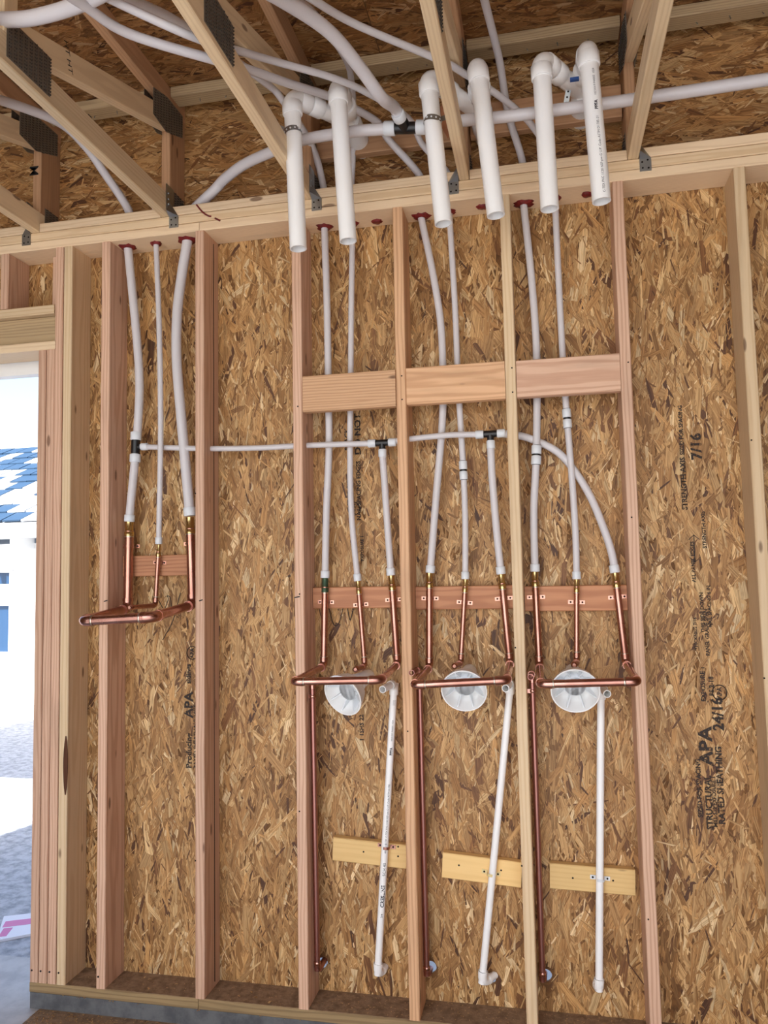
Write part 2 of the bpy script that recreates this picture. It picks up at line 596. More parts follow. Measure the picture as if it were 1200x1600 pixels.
def panel(x0, x1, z0, z1, seed, along='v', dens=1700, visible=True, tint=(1.0, 1.0, 1.0)):
    g = 0.0002
    holes = [(hx, hz, hr) for hx, hz, hr in HOLES if x0 < hx < x1 and z0 < hz < z1]
    mb = MB().box((x0 + g, WY, z0 + g), (x1 - g, WY + 0.012, z1 - g))
    p = obj('panel', mb, M['osb_core'], wall)
    if holes:
        cut = MB()
        for hx, hz, hr in holes:
            cut.tube([(hx, WY - 0.02, hz), (hx, WY + 0.04, hz)], hr, 16)
        c = obj('cutter', cut, M['osb_core'])
        md = p.modifiers.new('bore', 'BOOLEAN')
        md.operation = 'DIFFERENCE'
        md.solver = 'EXACT'
        md.object = c
        bpy.context.view_layer.update()
        me = bpy.data.meshes.new_from_object(p.evaluated_get(bpy.context.evaluated_depsgraph_get()))
        p.modifiers.clear()
        p.data = me
        bpy.data.objects.remove(c)
    if visible:
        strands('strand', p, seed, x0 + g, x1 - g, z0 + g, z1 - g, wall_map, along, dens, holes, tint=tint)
    return p

JX = [0.145, 0.832, 2.051, 3.27]
JU = [-0.80, 0.679, 1.903, 3.122]
panel(JX[0], JX[1], -0.12, 3.0, 11)
panel(JX[1], JX[2], -0.12, 3.0, 12)
panel(JX[2], JX[3], -0.12, 3.0, 13)
panel(JX[3], 4.6, -0.12, 3.0, 14, visible=False)
panel(-0.80, JX[0], 2.70, 3.0, 15)
panel(-2.2, -0.80, -0.12, 3.0, 16, visible=False)  # unseen wall past the door, carried on to block light
panel(JU[0], JU[1], 3.0, 3.66, 21, 'u', tint=(0.86, 0.80, 0.74))  # tint of these upper panels puts their shade into the strand colour
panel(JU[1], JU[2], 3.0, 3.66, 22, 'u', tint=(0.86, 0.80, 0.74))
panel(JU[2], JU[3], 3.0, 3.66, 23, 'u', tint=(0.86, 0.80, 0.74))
panel(JU[3], 4.6, 3.0, 3.66, 24, visible=False)
panel(-2.2, -0.80, 3.0, 3.66, 25, visible=False)

# faded grade stamps printed up the sheathing
def stamp_block(p_px, lines, parent):
    for (x, z), body, size, st in [((p_px[0] + dx, p_px[1] + dz), t, s, k) for dx, dz, t, s, k in lines]:
        flat_text('stamp', body, size, (x, WY - 0.0042, z), (0, 0, 1), (-1, 0, 0), M['ink'], parent, stretch_run=st)
panels = [o for o in wall.children]
stamp_block((2.6823, 0.6588), [(0.0, 0.0, 'STRUCTURAL', 0.030, 1.0), (-0.03, 0.04, 'SIZED FOR SPACING', 0.022, 1.0), (0.0, 0.22, 'APA', 0.062, 1.15),
    (0.04, 0.02, 'RATED SHEATHING', 0.030, 1.0), (0.018, 0.01, 'MILL 512 EXPOSURE 1', 0.018, 1.0), (0.022, 0.60, 'PANEL GRADE SPAN', 0.018, 1.0), (-0.016, 0.62, 'THICKNESS 7/16', 0.016, 1.0), (0.045, 0.34, '24/16', 0.05, 1.0), (0.0, 0.44, 'EXPOSURE 1', 0.022, 1.0), (0.028, 0.46, 'PS 2-18', 0.022, 1.0),
    (0.01, 0.68, 'THIS SIDE DOWN', 0.018, 1.0), (0.035, 0.70, 'NAIL SPACING 6 IN', 0.017, 1.0), (-0.012, 0.86, 'ALL PANEL EDGES', 0.018, 1.0), (0.03, 0.98, 'STRENGTH AXIS', 0.018, 1.0),
    (-0.03, 1.12, 'STRENGTH AXIS', 0.026, 1.0), (-0.03, 1.32, 'SIZED FOR SPACING', 0.02, 1.0), (0.02, 1.30, '7/16', 0.05, 1.1)], panels[2])
stamp_block((0.7202, 0.8061), [(0.0, 0.0, 'Producing', 0.034, 1.0), (0.0, 0.20, 'APA', 0.05, 1.1), (-0.002, 0.335, 'sidings', 0.03, 1.0), (0.028, 0.0, 'RATED SHEATHING 24/16', 0.02, 1.1)], panels[0])
stamp_block((1.4019, 1.8414), [(0.0, 0.0, 'THIS SIDE', 0.022, 1.3), (0.04, -0.06, 'NAIL SPACING EDGES', 0.024, 1.0), (0.04, 0.2, 'DO NOT', 0.034, 1.2), (-0.005, 0.22, 'STACK', 0.024, 1.2),
    (0.05, -0.22, 'EXPOSURE 1', 0.018, 1.0)], panels[1])
stamp_block((1.4377, 0.9300), [(0.0, 0.0, '1 1SHS 22', 0.022, 1.1)], panels[1])
for px_c in ((2.7355, 1.1304), (0.7340, 1.2648), (1.4199, 1.8281)):
    pts = [(px_c[0] + 0.024 * math.cos(a), WY - 0.0042, px_c[1] + 0.026 * math.sin(a)) for a in np.linspace(0, 2 * math.pi, 25)]
    par = panels[2] if px_c[0] > 2.05 else (panels[0] if px_c[0] < 0.83 else panels[1])
    obj('stamp', MB().tube(pts, 0.0018, 5, cap=False), M['ink'], par)
    flat_text('stamp', 'APA', 0.022, (px_c[0], WY - 0.0042, px_c[1] - 0.022), (0, 0, 1), (-1, 0, 0), M['ink'], par)
arrow = MB()
(ax0, az0), (ax1, az1) = (2.6771, 1.5911), (2.6818, 1.6875)
arrow.box((ax0 - 0.0015, WY - 0.0043, az0), (ax0 + 0.0015, WY - 0.0038, az1))
for zz, sg in ((az0, 1), (az1, -1)):
    for sx in (-1, 1):
        arrow.obox((ax0 + sx * 0.009, WY - 0.004, zz + sg * 0.008), (0.010, 0, sx * 0.0 + sg * sx * 0.009 * sx * sx), (0, 0.0003, 0), (0, 0, 0.0015))
obj('stamp', arrow, M['ink'], panels[2])

# floor inside and the door slab, the concrete curb under the wall, the ground outside
fl = obj('floor', MB().box((-2.2, -5.2, FLOOR - 0.12), (4.6, 0.36, FLOOR)), M['concrete'])
fl['kind'] = 'structure'
cb = obj('trim_1', MB().box((0.112, 0.004, FLOOR), (4.6, 0.15, -0.039)), M['curb'])
cb['kind'] = 'structure'
gr = obj('ground', MB().box((-60, -45, -0.45), (50, 60, -0.205)), M['asphalt'])
gr['kind'] = 'structure'
dv = obj('bounce_apron', MB().box((-9, -30, -0.204), (12, -5.22, -0.11)), M['bounce_apron'])  # pale slab behind the camera, added to bounce sunlight up to the trusses
dv['kind'] = 'structure'
wk = obj('added_bounce_slab', MB().box((0.5, 0.17, -0.204), (5.0, 1.6, -0.14)), M['bounce_apron'])  # unseen pale slab added to brighten the view through the bored holes
wk['kind'] = 'structure'

tr2 = obj('trim_2', MB().box((-0.80, 0.153, 2.478), (0.11, 0.20, 2.62)), M['trim'])
tr2['kind'] = 'structure'

# roof deck of strand board over the flat trusses
DECK = 3.600
deck = structure('ceiling', (1.2, -1.0, DECK))
def deck_map(u, v, h):
    return np.stack([u, v, DECK - h], 1)
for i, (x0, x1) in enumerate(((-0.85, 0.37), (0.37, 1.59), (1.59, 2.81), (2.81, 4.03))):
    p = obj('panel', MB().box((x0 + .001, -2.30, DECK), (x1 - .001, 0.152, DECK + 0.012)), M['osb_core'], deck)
    strands('strand', p, 31 + i, x0 + .002, x1 - .002, -1.45, 0.139, deck_map, 'u', 1300, tint=(0.66, 0.56, 0.50))  # tint: reddish deck strands, darkened to stand in for shade under the roof
obj('panel', MB().box((-2.4, -5.2, DECK), (4.8, -2.302, DECK + 0.012)), M['osb_core'], deck)
obj('panel', MB().box((-2.4, -2.30, DECK), (-0.851, 0.152, DECK + 0.012)), M['osb_core'], deck)
obj('panel', MB().box((4.031, -2.30, DECK), (4.8, 0.152, DECK + 0.012)), M['osb_core'], deck)
for nm, x in (('wall_left_unseen', -2.2), ('wall_right_unseen', 4.6)):  # side walls out of view, added to keep the daylight frontal
    w_ = obj(nm, MB().box((x - 0.012, -5.2, -0.12), (x, 0.15, DECK)), M['osb_core'])
    w_['kind'] = 'structure'

pw = obj('wall_upper_unseen', MB().box((-6.0, 0.153, 3.62), (8.0, 0.25, 7.0)), M['osb_core'])  # unseen upper wall added to cast shade on the ground outside the door
pw['kind'] = 'structure'

# ================================================================= FRAMING LUMBER
def front_board(name, label, cat, x0, x1, z0, z1, mat, y0=0.0, y1=0.0381, group=None):
    cz = (z0 + z1) / 2
    o = lumber(name, (x0, (y0 + y1) / 2, cz), (x1, (y0 + y1) / 2, cz), y1 - y0, z1 - z0, mat, None, (0, 1, 0))
    return tag(o, label, cat, group)

def stud(label, xb, xt, zt=TZ, mat='fir', y0=0.0, z0=0.0, w=0.0381):
    """plumb 2x6; xb and xt are the left edge of its face at the foot and at the head"""
    o = lumber('wall_stud', (xb + w / 2, y0 + 0.07, z0), (xt + w / 2, y0 + 0.07, zt), w, 0.14, M[mat])
    return tag(o, label, 'stud')

studs = {}
studs['jamb'] = stud('pinkish trimmer stud right at the edge of the bright door opening', 0.111, 0.105, 2.530, 'fir_pink', w=0.0355)
studs['jamb2'] = stud('narrow second trimmer stud, between the door edge stud and the long king studs', 0.150, 0.144, 2.530, 'fir_pink', w=0.0355)
studs['king'] = stud('king stud of the door, full height, third ply from the opening', 0.189, 0.179, TZ, 'fir_pink', w=0.0355)
studs['king2'] = stud('pale king stud with a long dark bark scar on its face, beside the door', 0.229, 0.219, TZ, 'spruce')
studs['b'] = stud('knotty stud alone between the door studs and the three left pipes', 0.400, 0.394, TZ, 'fir_pink')
studs['c'] = stud('stud just right of the thickest copper loop, a dark split along its side', 0.812, 0.812, TZ, 'fir_pink')
studs['d'] = stud('stud on the left end of the three high cross blocks, copper drain on its right', 1.2165, 1.2192, TZ, 'fir_pink')
studs['e'] = stud('stud between the left and the middle high cross block, white pipe print beside it', 1.6255, 1.6256, TZ, 'fir')
studs['f'] = stud('pale yellow stud between the middle and the right high cross block', 2.0335, 2.0320, TZ, 'spruce')
studs['g'] = stud('stud at the right end of the high cross blocks, the copper loop end crossing it', 2.437, 2.436, TZ, 'fir_pink')
studs['h'] = stud('pale stud at the right edge of the picture, beyond the wide stamped panel', 2.850, 2.846, TZ, 'spruce')
# the doubled rear ply of the split stud shows as a dark line down its side
obj('split', MB().box((0.8500, 0.088, 0.02), (0.8512, 0.092, TZ - 0.02)), M['hole'], studs['c'], Vector((0, 0, 0)))
sc = MB()
c0, c1 = Vector((0.2582, -0.0012, 0.9508)), Vector((0.2587, -0.0012, 0.7222))
sc.tube([c0 + (c1 - c0) * t for t in np.linspace(0, 1, 9)], [0.0022 + 0.0085 * math.sin(math.pi * t) ** 0.7 for t in np.linspace(0, 1, 9)], 8)
sc.v = [(x, -0.0015 + (y + 0.0012) * 0.08, z) for x, y, z in sc.v]
obj('bark_scar', sc, M['bark'], studs['king2'], Vector((0, 0, 0)))
for key, a, b_ in (('b', (161, 939), (169, 938)), ('c', (311, 938), (318, 938)), ('d', (460, 933), (469, 931)), ('g', (975, 575), (984, 575))):
    pass
def mark(st, p, L):
    obj('pencil_mark', MB().obox(p, (L / 2, 0, 0.002), (0, 0.0006, 0), (0, 0, 0.0022)), M['marker'], st, Vector((0, 0, 0)))
mark(studs['b'], (0.4270, -0.0004, 1.4837), 0.016)
mark(studs['c'], (0.8367, -0.0004, 1.4813), 0.015)
mark(studs['d'], (1.2274, -0.0004, 1.4887), 0.022)

for key, xb_ in (('jamb', 0.111), ('jamb2', 0.150), ('king', 0.189), ('king2', 0.229), ('b', 0.400)):
    for dx in (0.010,):
        obj('nail_head', MB().tube([(xb_ + dx, -0.0012, 0.045), (xb_ + dx, 0.002, 0.045)], 0.004, 8), M['hole'], studs[key], Vector((0, 0, 0)))
for key, xb_, zs in (('c', 0.825, (0.5, 1.9)), ('d', 1.228, (2.22, 1.5, 0.7)), ('e', 1.637, (2.31, 2.22, 1.0)), ('f', 2.046, (2.31, 2.22, 1.3, 0.55)), ('g', 2.452, (2.3, 1.75, 0.4)), ('h', 2.862, (2.0, 1.2))):
    for zz in zs:
        obj('nail_head', MB().tube([(xb_ + 0.012 * math.sin(zz * 9), -0.001, zz), (xb_ + 0.012 * math.sin(zz * 9), 0.002, zz)], 0.003, 8), M['hole'], studs[key], Vector((0, 0, 0)))

# bottom plates on the curb, dusty on top
for x0, x1, lab in ((0.112, 0.8235, 'left sill plate under the door studs, sawdust on top, butting at the split stud'),
                    (0.8255, 4.6, 'long right sill plate under the pipe bays, brown dust on top')):
    bp = front_board('sill_plate', lab, 'sill plate', x0, x1, -0.0381, 0.0, M['treated'], 0.0, 0.14)
    d_ = obj('dust', MB().box((x0 + 0.002, 0.004, -0.0005), (x1 - 0.002, 0.139, 0.0012)), M['dirt'], bp, Vector((0, 0, 0)))
    d_['kind'] = 'stuff'

# top plates
tp = [front_board('top_plate', 'lower top plate left of the split stud, over the door and the three left pipes', 'top plate', -2.2, 0.8285, TZ, TZ + 0.0366, M['plate_wood'], 0, 0.14),
      front_board('top_plate', 'lower top plate right of the split stud, sealed pipe holes in its underside', 'top plate', 0.8305, 4.6, TZ, TZ + 0.0366, M['plate_wood'], 0, 0.14),
      front_board('top_plate', 'upper top plate, long pale board that carries the truss ends', 'top plate', -2.2, 4.6, TZ + 0.0385, TZ + 0.0752, M['spruce'], 0, 0.14)]
PZ = TZ + 0.0765
TX = [0.080, 0.679, 1.285, 1.903, 2.513]        # truss centre lines
names = ['over the door', 'above the left copper loop', 'between the first and second white drop pipes', 'right of the black tee, behind the white drop pipes', 'at the far right truss bay']
edges = [-0.55] + TX + [3.12]
seglab = ['flat block on the plates left of the leftmost truss', 'flat block on the plates between the two leftmost trusses, over the left pipes',
          'flat block on the plates with a red drip, left of the first drop pipe', 'flat block on the plates behind the first three white drop pipes',
          'flat block on the plates behind the three right white drop pipes', 'flat block on the plates right of the rightmost truss']
for i in range(6):
    x0, x1 = edges[i] + 0.021, edges[i + 1] - 0.021
    front_board('plate_block', seglab[i], 'block', x0, x1 if i < 5 else 3.3, PZ + 0.0008, PZ + 0.038, M['plate_wood'], 0.0, 0.138)

# header over the door
front_board('header_board', 'flat board on top of the door header', 'header', -0.80, 0.176, 2.685, 2.723, M['spruce'], 0.0, 0.138)
front_board('header_beam', 'deep weathered door header beam set back under the flat board', 'header', -0.80, 0.182, 2.569, 2.683, M['grey_wood'], 0.03, 0.138)
front_board('header_board', 'flat board lining the underside of the door header', 'header', -0.80, 0.186, 2.531, 2.568, M['plate_wood'], 0.0, 0.138)
tag(lumber('cripple_stud', (-0.066, 0.07, 2.724), (-0.066, 0.07, TZ - 0.001), 0.038, 0.138, M['fir_pink']), 'short cripple stud over the door at the left edge', 'stud')
tag(lumber('cripple_stud', (0.140, 0.095, 2.724), (0.140, 0.095, TZ - 0.001), 0.062, 0.03, M['fir_pink']), 'short reddish cripple board over the door beside the king studs', 'stud')

# three wide cross blocks between the studs
front_board('cross_block', 'leftmost of the three wide high cross blocks', 'block', 1.2585, 1.6235, 2.197, 2.337, M['fir'])
front_board('cross_block', 'middle high cross block with a round knot and arched grain', 'block', 1.6650, 2.0310, 2.199, 2.339, M['fir'])
front_board('cross_block', 'rightmost high cross block with a dark smudge', 'block', 2.0725, 2.4350, 2.200, 2.336, M['fir_pink'])
# backing boards the copper pipes are strapped to
front_board('backing_board', 'short reddish backing board behind the thick left copper pipes', 'backing board', 0.44, 0.809, 1.579, 1.664, M['red_wood'], 0.103, 0.139)
front_board('backing_board', 'reddish backing board behind the copper pipes of the first cup bay', 'backing board', 1.2585, 1.6235, 1.440, 1.522, M['red_wood'], 0.103, 0.139)
front_board('backing_board', 'reddish backing board behind the copper pipes of the middle cup bay', 'backing board', 1.6650, 2.0310, 1.432, 1.519, M['red_wood'], 0.103, 0.139)
front_board('backing_board', 'reddish backing board behind the copper pipes of the right cup bay', 'backing board', 2.0725, 2.4350, 1.422, 1.514, M['red_wood'], 0.103, 0.139)
# low yellow boards nailed to the sheathing
def low_board(label, a, b, h, nail):
    a, b = Vector(a), Vector(b)
    o = lumber('backing_board', a, b, 0.034, h, M['yellow_wood'], None, (0, 1, 0))
    tag(o, label, 'backing board')
    for q in nail:
        obj('nail_hole', MB().tube([(q[0], q[1], q[2]), (q[0], q[1] + 0.003, q[2])], 0.0035, 8), M['hole'], o, Vector((0, 0, 0)))
low_board('short pale yellow board low in the first cup bay, behind the printed white pipe', (1.3248, 0.1210, 0.5342), (1.6070, 0.1210, 0.5187), 0.086, [(1.4443, 0.1035, 0.5300), (1.5771, 0.1035, 0.5556), (1.5763, 0.1035, 0.5209)])
low_board('short pale yellow board low in the middle cup bay, behind the slanting white pipe', (1.7413, 0.1210, 0.4984), (2.0275, 0.1210, 0.4785), 0.090, [(1.8026, 0.1035, 0.5014), (1.9555, 0.1035, 0.4921)])
low_board('short pale yellow board low in the right cup bay, behind the upright white pipe', (2.1274, 0.1210, 0.4822), (2.4200, 0.1210, 0.4754), 0.088, [(2.2073, 0.1035, 0.4802), (2.3451, 0.1035, 0.4797)])

# ================================================================= ROOF TRUSSES
def gusset(parent, x, pts, sgn, mat='steel_dark'):
    """toothed plate pressed on the truss side at x; pts are (y, z)"""
    mb = MB()
    n = len(pts)
    mb.add([(x, y, z) for y, z in pts] + [(x + sgn * 0.0015, y, z) for y, z in pts],
           [tuple(range(n)), tuple(range(n, 2 * n))[::-1]] + [(i, (i + 1) % n, n + (i + 1) % n, n + i) for i in range(n)])
    g = obj('gusset_plate', mb, M[mat], parent)
    ys = [p[0] for p in pts]
    zs = [p[1] for p in pts]
    tb = MB()
    def inside(y, z):
        c = False
        for i in range(n):
            (a, b), (d, e) = pts[i], pts[(i + 1) % n]
            if (b > z) != (e > z) and y < (d - a) * (z - b) / (e - b) + a:
                c = not c
        return c
    y = min(ys) + 0.008
    while y < max(ys):
        z = min(zs) + 0.004
        while z < max(zs):
            if inside(y, z) and inside(y + 0.008, z + 0.006):
                tb.box((x + min(0, sgn * 0.002), y, z), (x + max(0, sgn * 0.002), y + 0.005, z + 0.0045))
                tb.obox((x + sgn * 0.003, y + 0.009, z + 0.003), (0.0015, 0, 0), (0, 0.0008, 0), (0, 0, 0.0025))
            z += 0.0105
        y += 0.0225
    t = obj('teeth', tb, M['tooth'], g)
    t['kind'] = 'stuff'
    return g

BC = PZ + 0.0005
def truss(i, label, side):
    x = TX[i]
    w = 0.038
    t = thing('roof_truss', label, 'truss', (x, 0.13, BC))
    lumber('bottom_chord', (x, 0.139, BC + 0.0445), (x, -2.3, BC + 0.0445), w, 0.089, M['truss_wood'], t)
    lumber('top_chord', (x, 0.139, DECK - 0.0455), (x, -2.3, DECK - 0.0455), w, 0.089, M['web_wood'], t)
    lumber('end_web', (x, 0.072, BC + 0.0895), (x, 0.072, DECK - 0.0905), w, 0.134, M['web_wood'], t)
    lumber('diagonal_web', (x, -0.93, BC + 0.118), (x, 0.0, 3.455), w, 0.086, M['truss_wood'], t)
    lumber('post_web', (x, -0.955, BC + 0.0895), (x, -0.955, DECK - 0.0905), w, 0.06, M['truss_wood'], t)
    lumber('diagonal_web', (x, -1.05, BC + 0.118), (x, -2.1, 3.455), w, 0.086, M['truss_wood'], t)
    for s in (-1, 1):
        xx = x + s * (w / 2 + 0.0002)
        gusset(t, xx, [(-0.972, 3.185), (-0.972, 3.064), (-0.775, 3.064), (-0.775, 3.192)], s)
        gusset(t, xx, [(-0.135, 3.51), (-0.135, 3.40), (-0.03, 3.385), (0.115, 3.44), (0.115, 3.54), (-0.02, 3.54)], s, 'steel_dark' if i < 4 else 'steel')
        gusset(t, xx, [(0.035, 3.06), (0.035, 3.165), (0.125, 3.165), (0.125, 3.06)], s)
    return t
tlab = ['leftmost roof truss, its bottom chord end over the door', 'roof truss with the large dark toothed plate at upper left, end over the left pipes',
        'roof truss ending behind the first white drop pipe', 'roof truss with rough splintered chord between the third and fourth white drop pipes', 'rightmost roof truss, its chord crossing before the long white main pipe']
trusses = [truss(i, tlab[i], 1) for i in range(5)]
flat_text('marker_letter', 'M', 0.062, (TX[0] - 0.016, 0.004, 3.345), (0, 0, -1), (1, 0, 0), M['marker'], trusses[0], bold=0.004)
flat_text('marker_letter', 'HT HT', 0.034, (TX[1] + 0.0198, -0.70, 3.305), (0, 0.30, -0.95), (0, 0.95, 0.3), M['marker'], trusses[1], bold=0.0)
spl = MB()
spl.add([(1.8445, -0.2200, 3.2013), (1.8561, -0.2200, 3.2137), (1.8761, -0.2000, 3.1215), (1.8686, -0.2000, 3.0942), (1.8482, -0.2100, 3.1314),
         (1.8439, -0.2150, 3.2045), (1.8556, -0.2150, 3.2169), (1.8756, -0.1950, 3.1244), (1.8680, -0.1950, 3.0972), (1.8476, -0.2050, 3.1344)],
        [(0, 1, 2, 3, 4), (9, 8, 7, 6, 5)] + [(i, (i + 1) % 5, 5 + (i + 1) % 5, 5 + i) for i in range(5)])
obj('splinter', spl, M['red_wood'], trusses[3])

# blocks between the truss heels under the deck
hl = ['dim flat block under the roof deck left of the leftmost truss', 'dim flat block under the roof deck between the two leftmost trusses', 'flat block under the roof deck above the big curved white main pipe',
      'flat block under the roof deck behind the elbows of the first white drop pipes', 'flat block with nail tips under the roof deck behind the right drop pipes', 'flat block under the roof deck at the right edge']
for i in range(6):
    x0, x1 = edges[i] + 0.024, edges[i + 1] - 0.024
    hb = front_board('heel_block', hl[i], 'block', x0, x1 if i < 5 else 3.3, 3.556, 3.598, M['grey_wood'], 0.0, 0.080)
    if i == 1:
        flat_text('marker_letter', 'U', 0.05, (0.2746, 0.0493, 3.5552), (1, 0, 0), (0, -1, 0), M['marker'], hb, bold=0.0)
    for k in range(4):
        xx = x0 + (x1 - x0) * (0.2 + 0.2 * k)
        obj('nail', MB().tube([(xx, 0.04 + 0.01 * (k % 2), 3.556), (xx + 0.003, 0.038, 3.540)], 0.0016, 6), M['steel'], hb, Vector((0, 0, 0)))
    if i == 3:
        front_board('rail_board', 'dark reddish board across the bay behind the black tee of the main pipe', 'board', x0, x1, 3.236, 3.350, M['web_wood'], 0.062, 0.10)
    if i == 4:
        front_board('rail_board', 'dark reddish board across the bay behind the right drop pipes', 'board', x0, x1, 3.246, 3.372, M['web_wood'], 0.062, 0.10)

# metal ties from chord ends to plates
def tie(label, i, s, dark=False):
    x = TX[i] + s * 0.0205
    t = thing('truss_tie', label, 'bracket', (x, -0.003, PZ), 'truss ties on the plates')
    m_ = M['steel_dark' if dark else 'steel']
    obj('flange', MB().box((x - 0.001, -0.03, PZ + 0.010), (x + 0.001, 0.034, PZ + 0.125)), m_, t)
    x0, x1 = sorted((x, x + s * 0.040))
    obj('foot_flange', MB().box((x0, -0.0032, PZ - 0.052), (x1, -0.001, PZ - 0.004)), m_, t)
    obj('twist', MB().add([(x, -0.030, PZ + 0.012), (x, -0.002, PZ + 0.060), (x + s * 0.040, -0.0025, PZ - 0.006), (x, -0.0028, PZ - 0.006)],
                          [(0, 1, 2, 3), (3, 2, 1, 0)]), m_, t)
    for dx, dz in ((0.009, -0.018), (0.028, -0.012), (0.010, -0.040), (0.030, -0.042)):
        obj('nail_hole', MB().tube([(x + s * dx, -0.0036, PZ + dz), (x + s * dx, -0.001, PZ + dz)], 0.0036, 8), M['hole'], t)
    for dz in (0.045, 0.066, 0.09):
        obj('nail_head', MB().ball((x + s * 0.002, -0.012, PZ + dz), 0.0042, 8, 5), M['steel'], t)
tie('dark metal tie at the leftmost truss end', 0, -1, True)
tie('bright metal tie at the second truss end, over the left pipes', 1, 1)
tie('metal tie between the first and second white drop pipes', 2, 1)
tie('metal tie just right of the third white drop pipe', 3, -1)
tie('metal tie at the rightmost truss end', 4, 1)

# ================================================================= PEX PIPES
R15, R125, R1, R075 = 0.0206, 0.0176, 0.0140, 0.0112
def ring_at(parent, p, q, r, L=0.028, name='expansion_ring', mat='ring'):
    p, q = Vector(p), Vector(q)
    d = (q - p).normalized()
    return collar(name, p + d * L / 2, d, r, L, M[mat], parent)

def pex(label, r, over, down, fit=None, ring=True):
    """one supply line: over the plates, down through its bored hole and to the copper; parts pipe, end ring, coupling"""
    t = thing('pex_pipe', label, 'pipe', down[-1])
    pts = [Vector(p) for p in over] + [Vector(p) for p in down]
    path = spline(pts)
    if fit is None:
        obj('pipe', MB().tube(path, r), M['pex'], t)
    else:
        f = Vector(fit)
        k = min(range(len(path)), key=lambda i: (path[i] - f).length)
        d = (path[k + 1] - path[k - 1]).normalized()
        obj('pipe', MB().tube(path[:k] + [path[k]], r), M['pex'], t)
        obj('pipe', MB().tube(path[k:], r), M['pex'], t)
        c = path[k]
        cp = collar('coupling', c, d, r * 1.18, 0.074, M['black_fitting'], t)
        for s in (-1, 1):
            collar('expansion_ring', c + d * s * 0.0195, d, r * 1.34, 0.032, M['ring'], cp)
    if ring:
        ring_at(t, pts[-1], pts[-2], r * 1.28)
    return t

H = lambda p, z: (p[0], p[1], z)       # same plan point at another height
hL1, hL2, hL3 = (0.4733, 0.0697, 2.9670), (0.6056, 0.0646, 2.9670), (0.7481, 0.0629, 2.9670)
hM1, hM2 = (1.3299, 0.0894, 2.9670), (1.4465, 0.0898, 2.9670)
hN1, hN2 = (1.7220, 0.0970, 2.9670), (1.8344, 0.0867, 2.9670)
hO1, hO2 = (2.1185, 0.0887, 2.9670), (2.2351, 0.0715, 2.9670)
pex('white pipe running from the far left down to the black tee of the left bay', R125,
    [(0.3589, -0.7500, 3.1578), (0.2593, -0.4500, 3.3259), (0.3208, -0.2000, 3.3827), (0.3513, -0.0600, 3.3565), (0.3902, 0.0200, 3.2779), H(hL1, 3.13), H(hL1, 3.05)],
    [hL1, (0.5095, 0.0780, 2.5961), (0.5255, 0.0780, 2.3769), (0.5181, 0.0780, 2.1726)], ring=False)
pex('thin white pipe, middle of the three left pipes', R075, [H((hL2[0] - .02, hL2[1]), 3.20), H(hL2, 3.06)],
    [hL2, (0.6349, 0.0400, 2.5737), (0.6422, 0.0400, 2.1483), (0.6194, 0.0700, 1.7084)])
pex('white pipe from the top left corner, down the left of the first cup bay', R1,
    [(1.0589, -1.1500, 3.0997), (1.0509, -0.9000, 3.2242), (1.0850, -0.6500, 3.3234), (1.1894, -0.2200, 3.4036), (1.2315, -0.1200, 3.3826), (1.3041, 0.0200, 3.2646), H(hM1, 3.12), H(hM1, 3.04)],
    [hM1, (1.3371, 0.0850, 2.6323), (1.3379, 0.0850, 2.3214), (1.3369, 0.0850, 2.0662), (1.3229, 0.0850, 1.8148), (1.3141, 0.0850, 1.5587)])
pex('white pipe dropping behind the main pipe, down the middle of the first cup bay', 0.0118,
    [(1.4886, -0.8000, 3.2704), (1.4810, -0.7000, 3.2997), (1.4902, -0.5500, 3.3630), (1.5094, -0.2500, 3.4254), (1.4974, -0.1000, 3.4335), (1.4733, 0.0300, 3.3470), H(hM2, 3.14), H(hM2, 3.04)],
    [hM2, (1.4367, 0.0850, 2.6231), (1.4290, 0.0850, 2.3149), (1.4222, 0.0850, 2.0617), (1.4232, 0.0850, 1.8112), (1.4441, 0.0850, 1.5442)])
pex('white pipe curving past the first drop pipe, down the left of the middle cup bay', R1,
    [(0.9678, -1.2000, 3.0682), (0.9876, -1.0500, 3.1115), (1.0376, -0.9000, 3.1258), (1.2304, -0.7500, 3.1177), (1.2770, -0.6600, 3.1485), (1.3538, -0.4200, 3.2381), (1.4279, -0.2300, 3.3060), (1.4982, -0.1500, 3.3035), (1.5878, -0.0500, 3.2829), (1.6165, 0.0000, 3.2413), H(hN1, 3.13), H(hN1, 3.04)],
    [hN1, (1.7614, 0.0850, 2.7460), (1.7887, 0.0850, 2.5403), (1.7934, 0.0850, 2.3391), (1.7859, 0.0850, 2.1410), (1.7570, 0.0850, 1.8724), (1.7251, 0.0850, 1.5706)])
pex('white pipe crossing the second drop pipe, down the centre of the middle cup bay', 0.0118,
    [(1.0393, -1.2000, 3.0632), (1.0477, -1.0000, 3.1481), (1.2155, -0.8600, 3.1144), (1.2854, -0.6900, 3.1786), (1.3443, -0.5200, 3.2494), (1.4866, -0.3700, 3.2728), (1.5778, -0.2500, 3.2847), (1.7034, -0.0600, 3.2804), (1.7452, 0.0200, 3.2141), H(hN2, 3.12), H(hN2, 3.04)],
    [hN2, (1.8468, 0.0850, 2.5855), (1.8509, 0.0850, 2.2852), (1.8612, 0.0850, 1.9531), (1.8627, 0.0850, 1.7475), (1.8570, 0.0850, 1.5443)], fit=(1.8612, 0.0850, 1.9531))
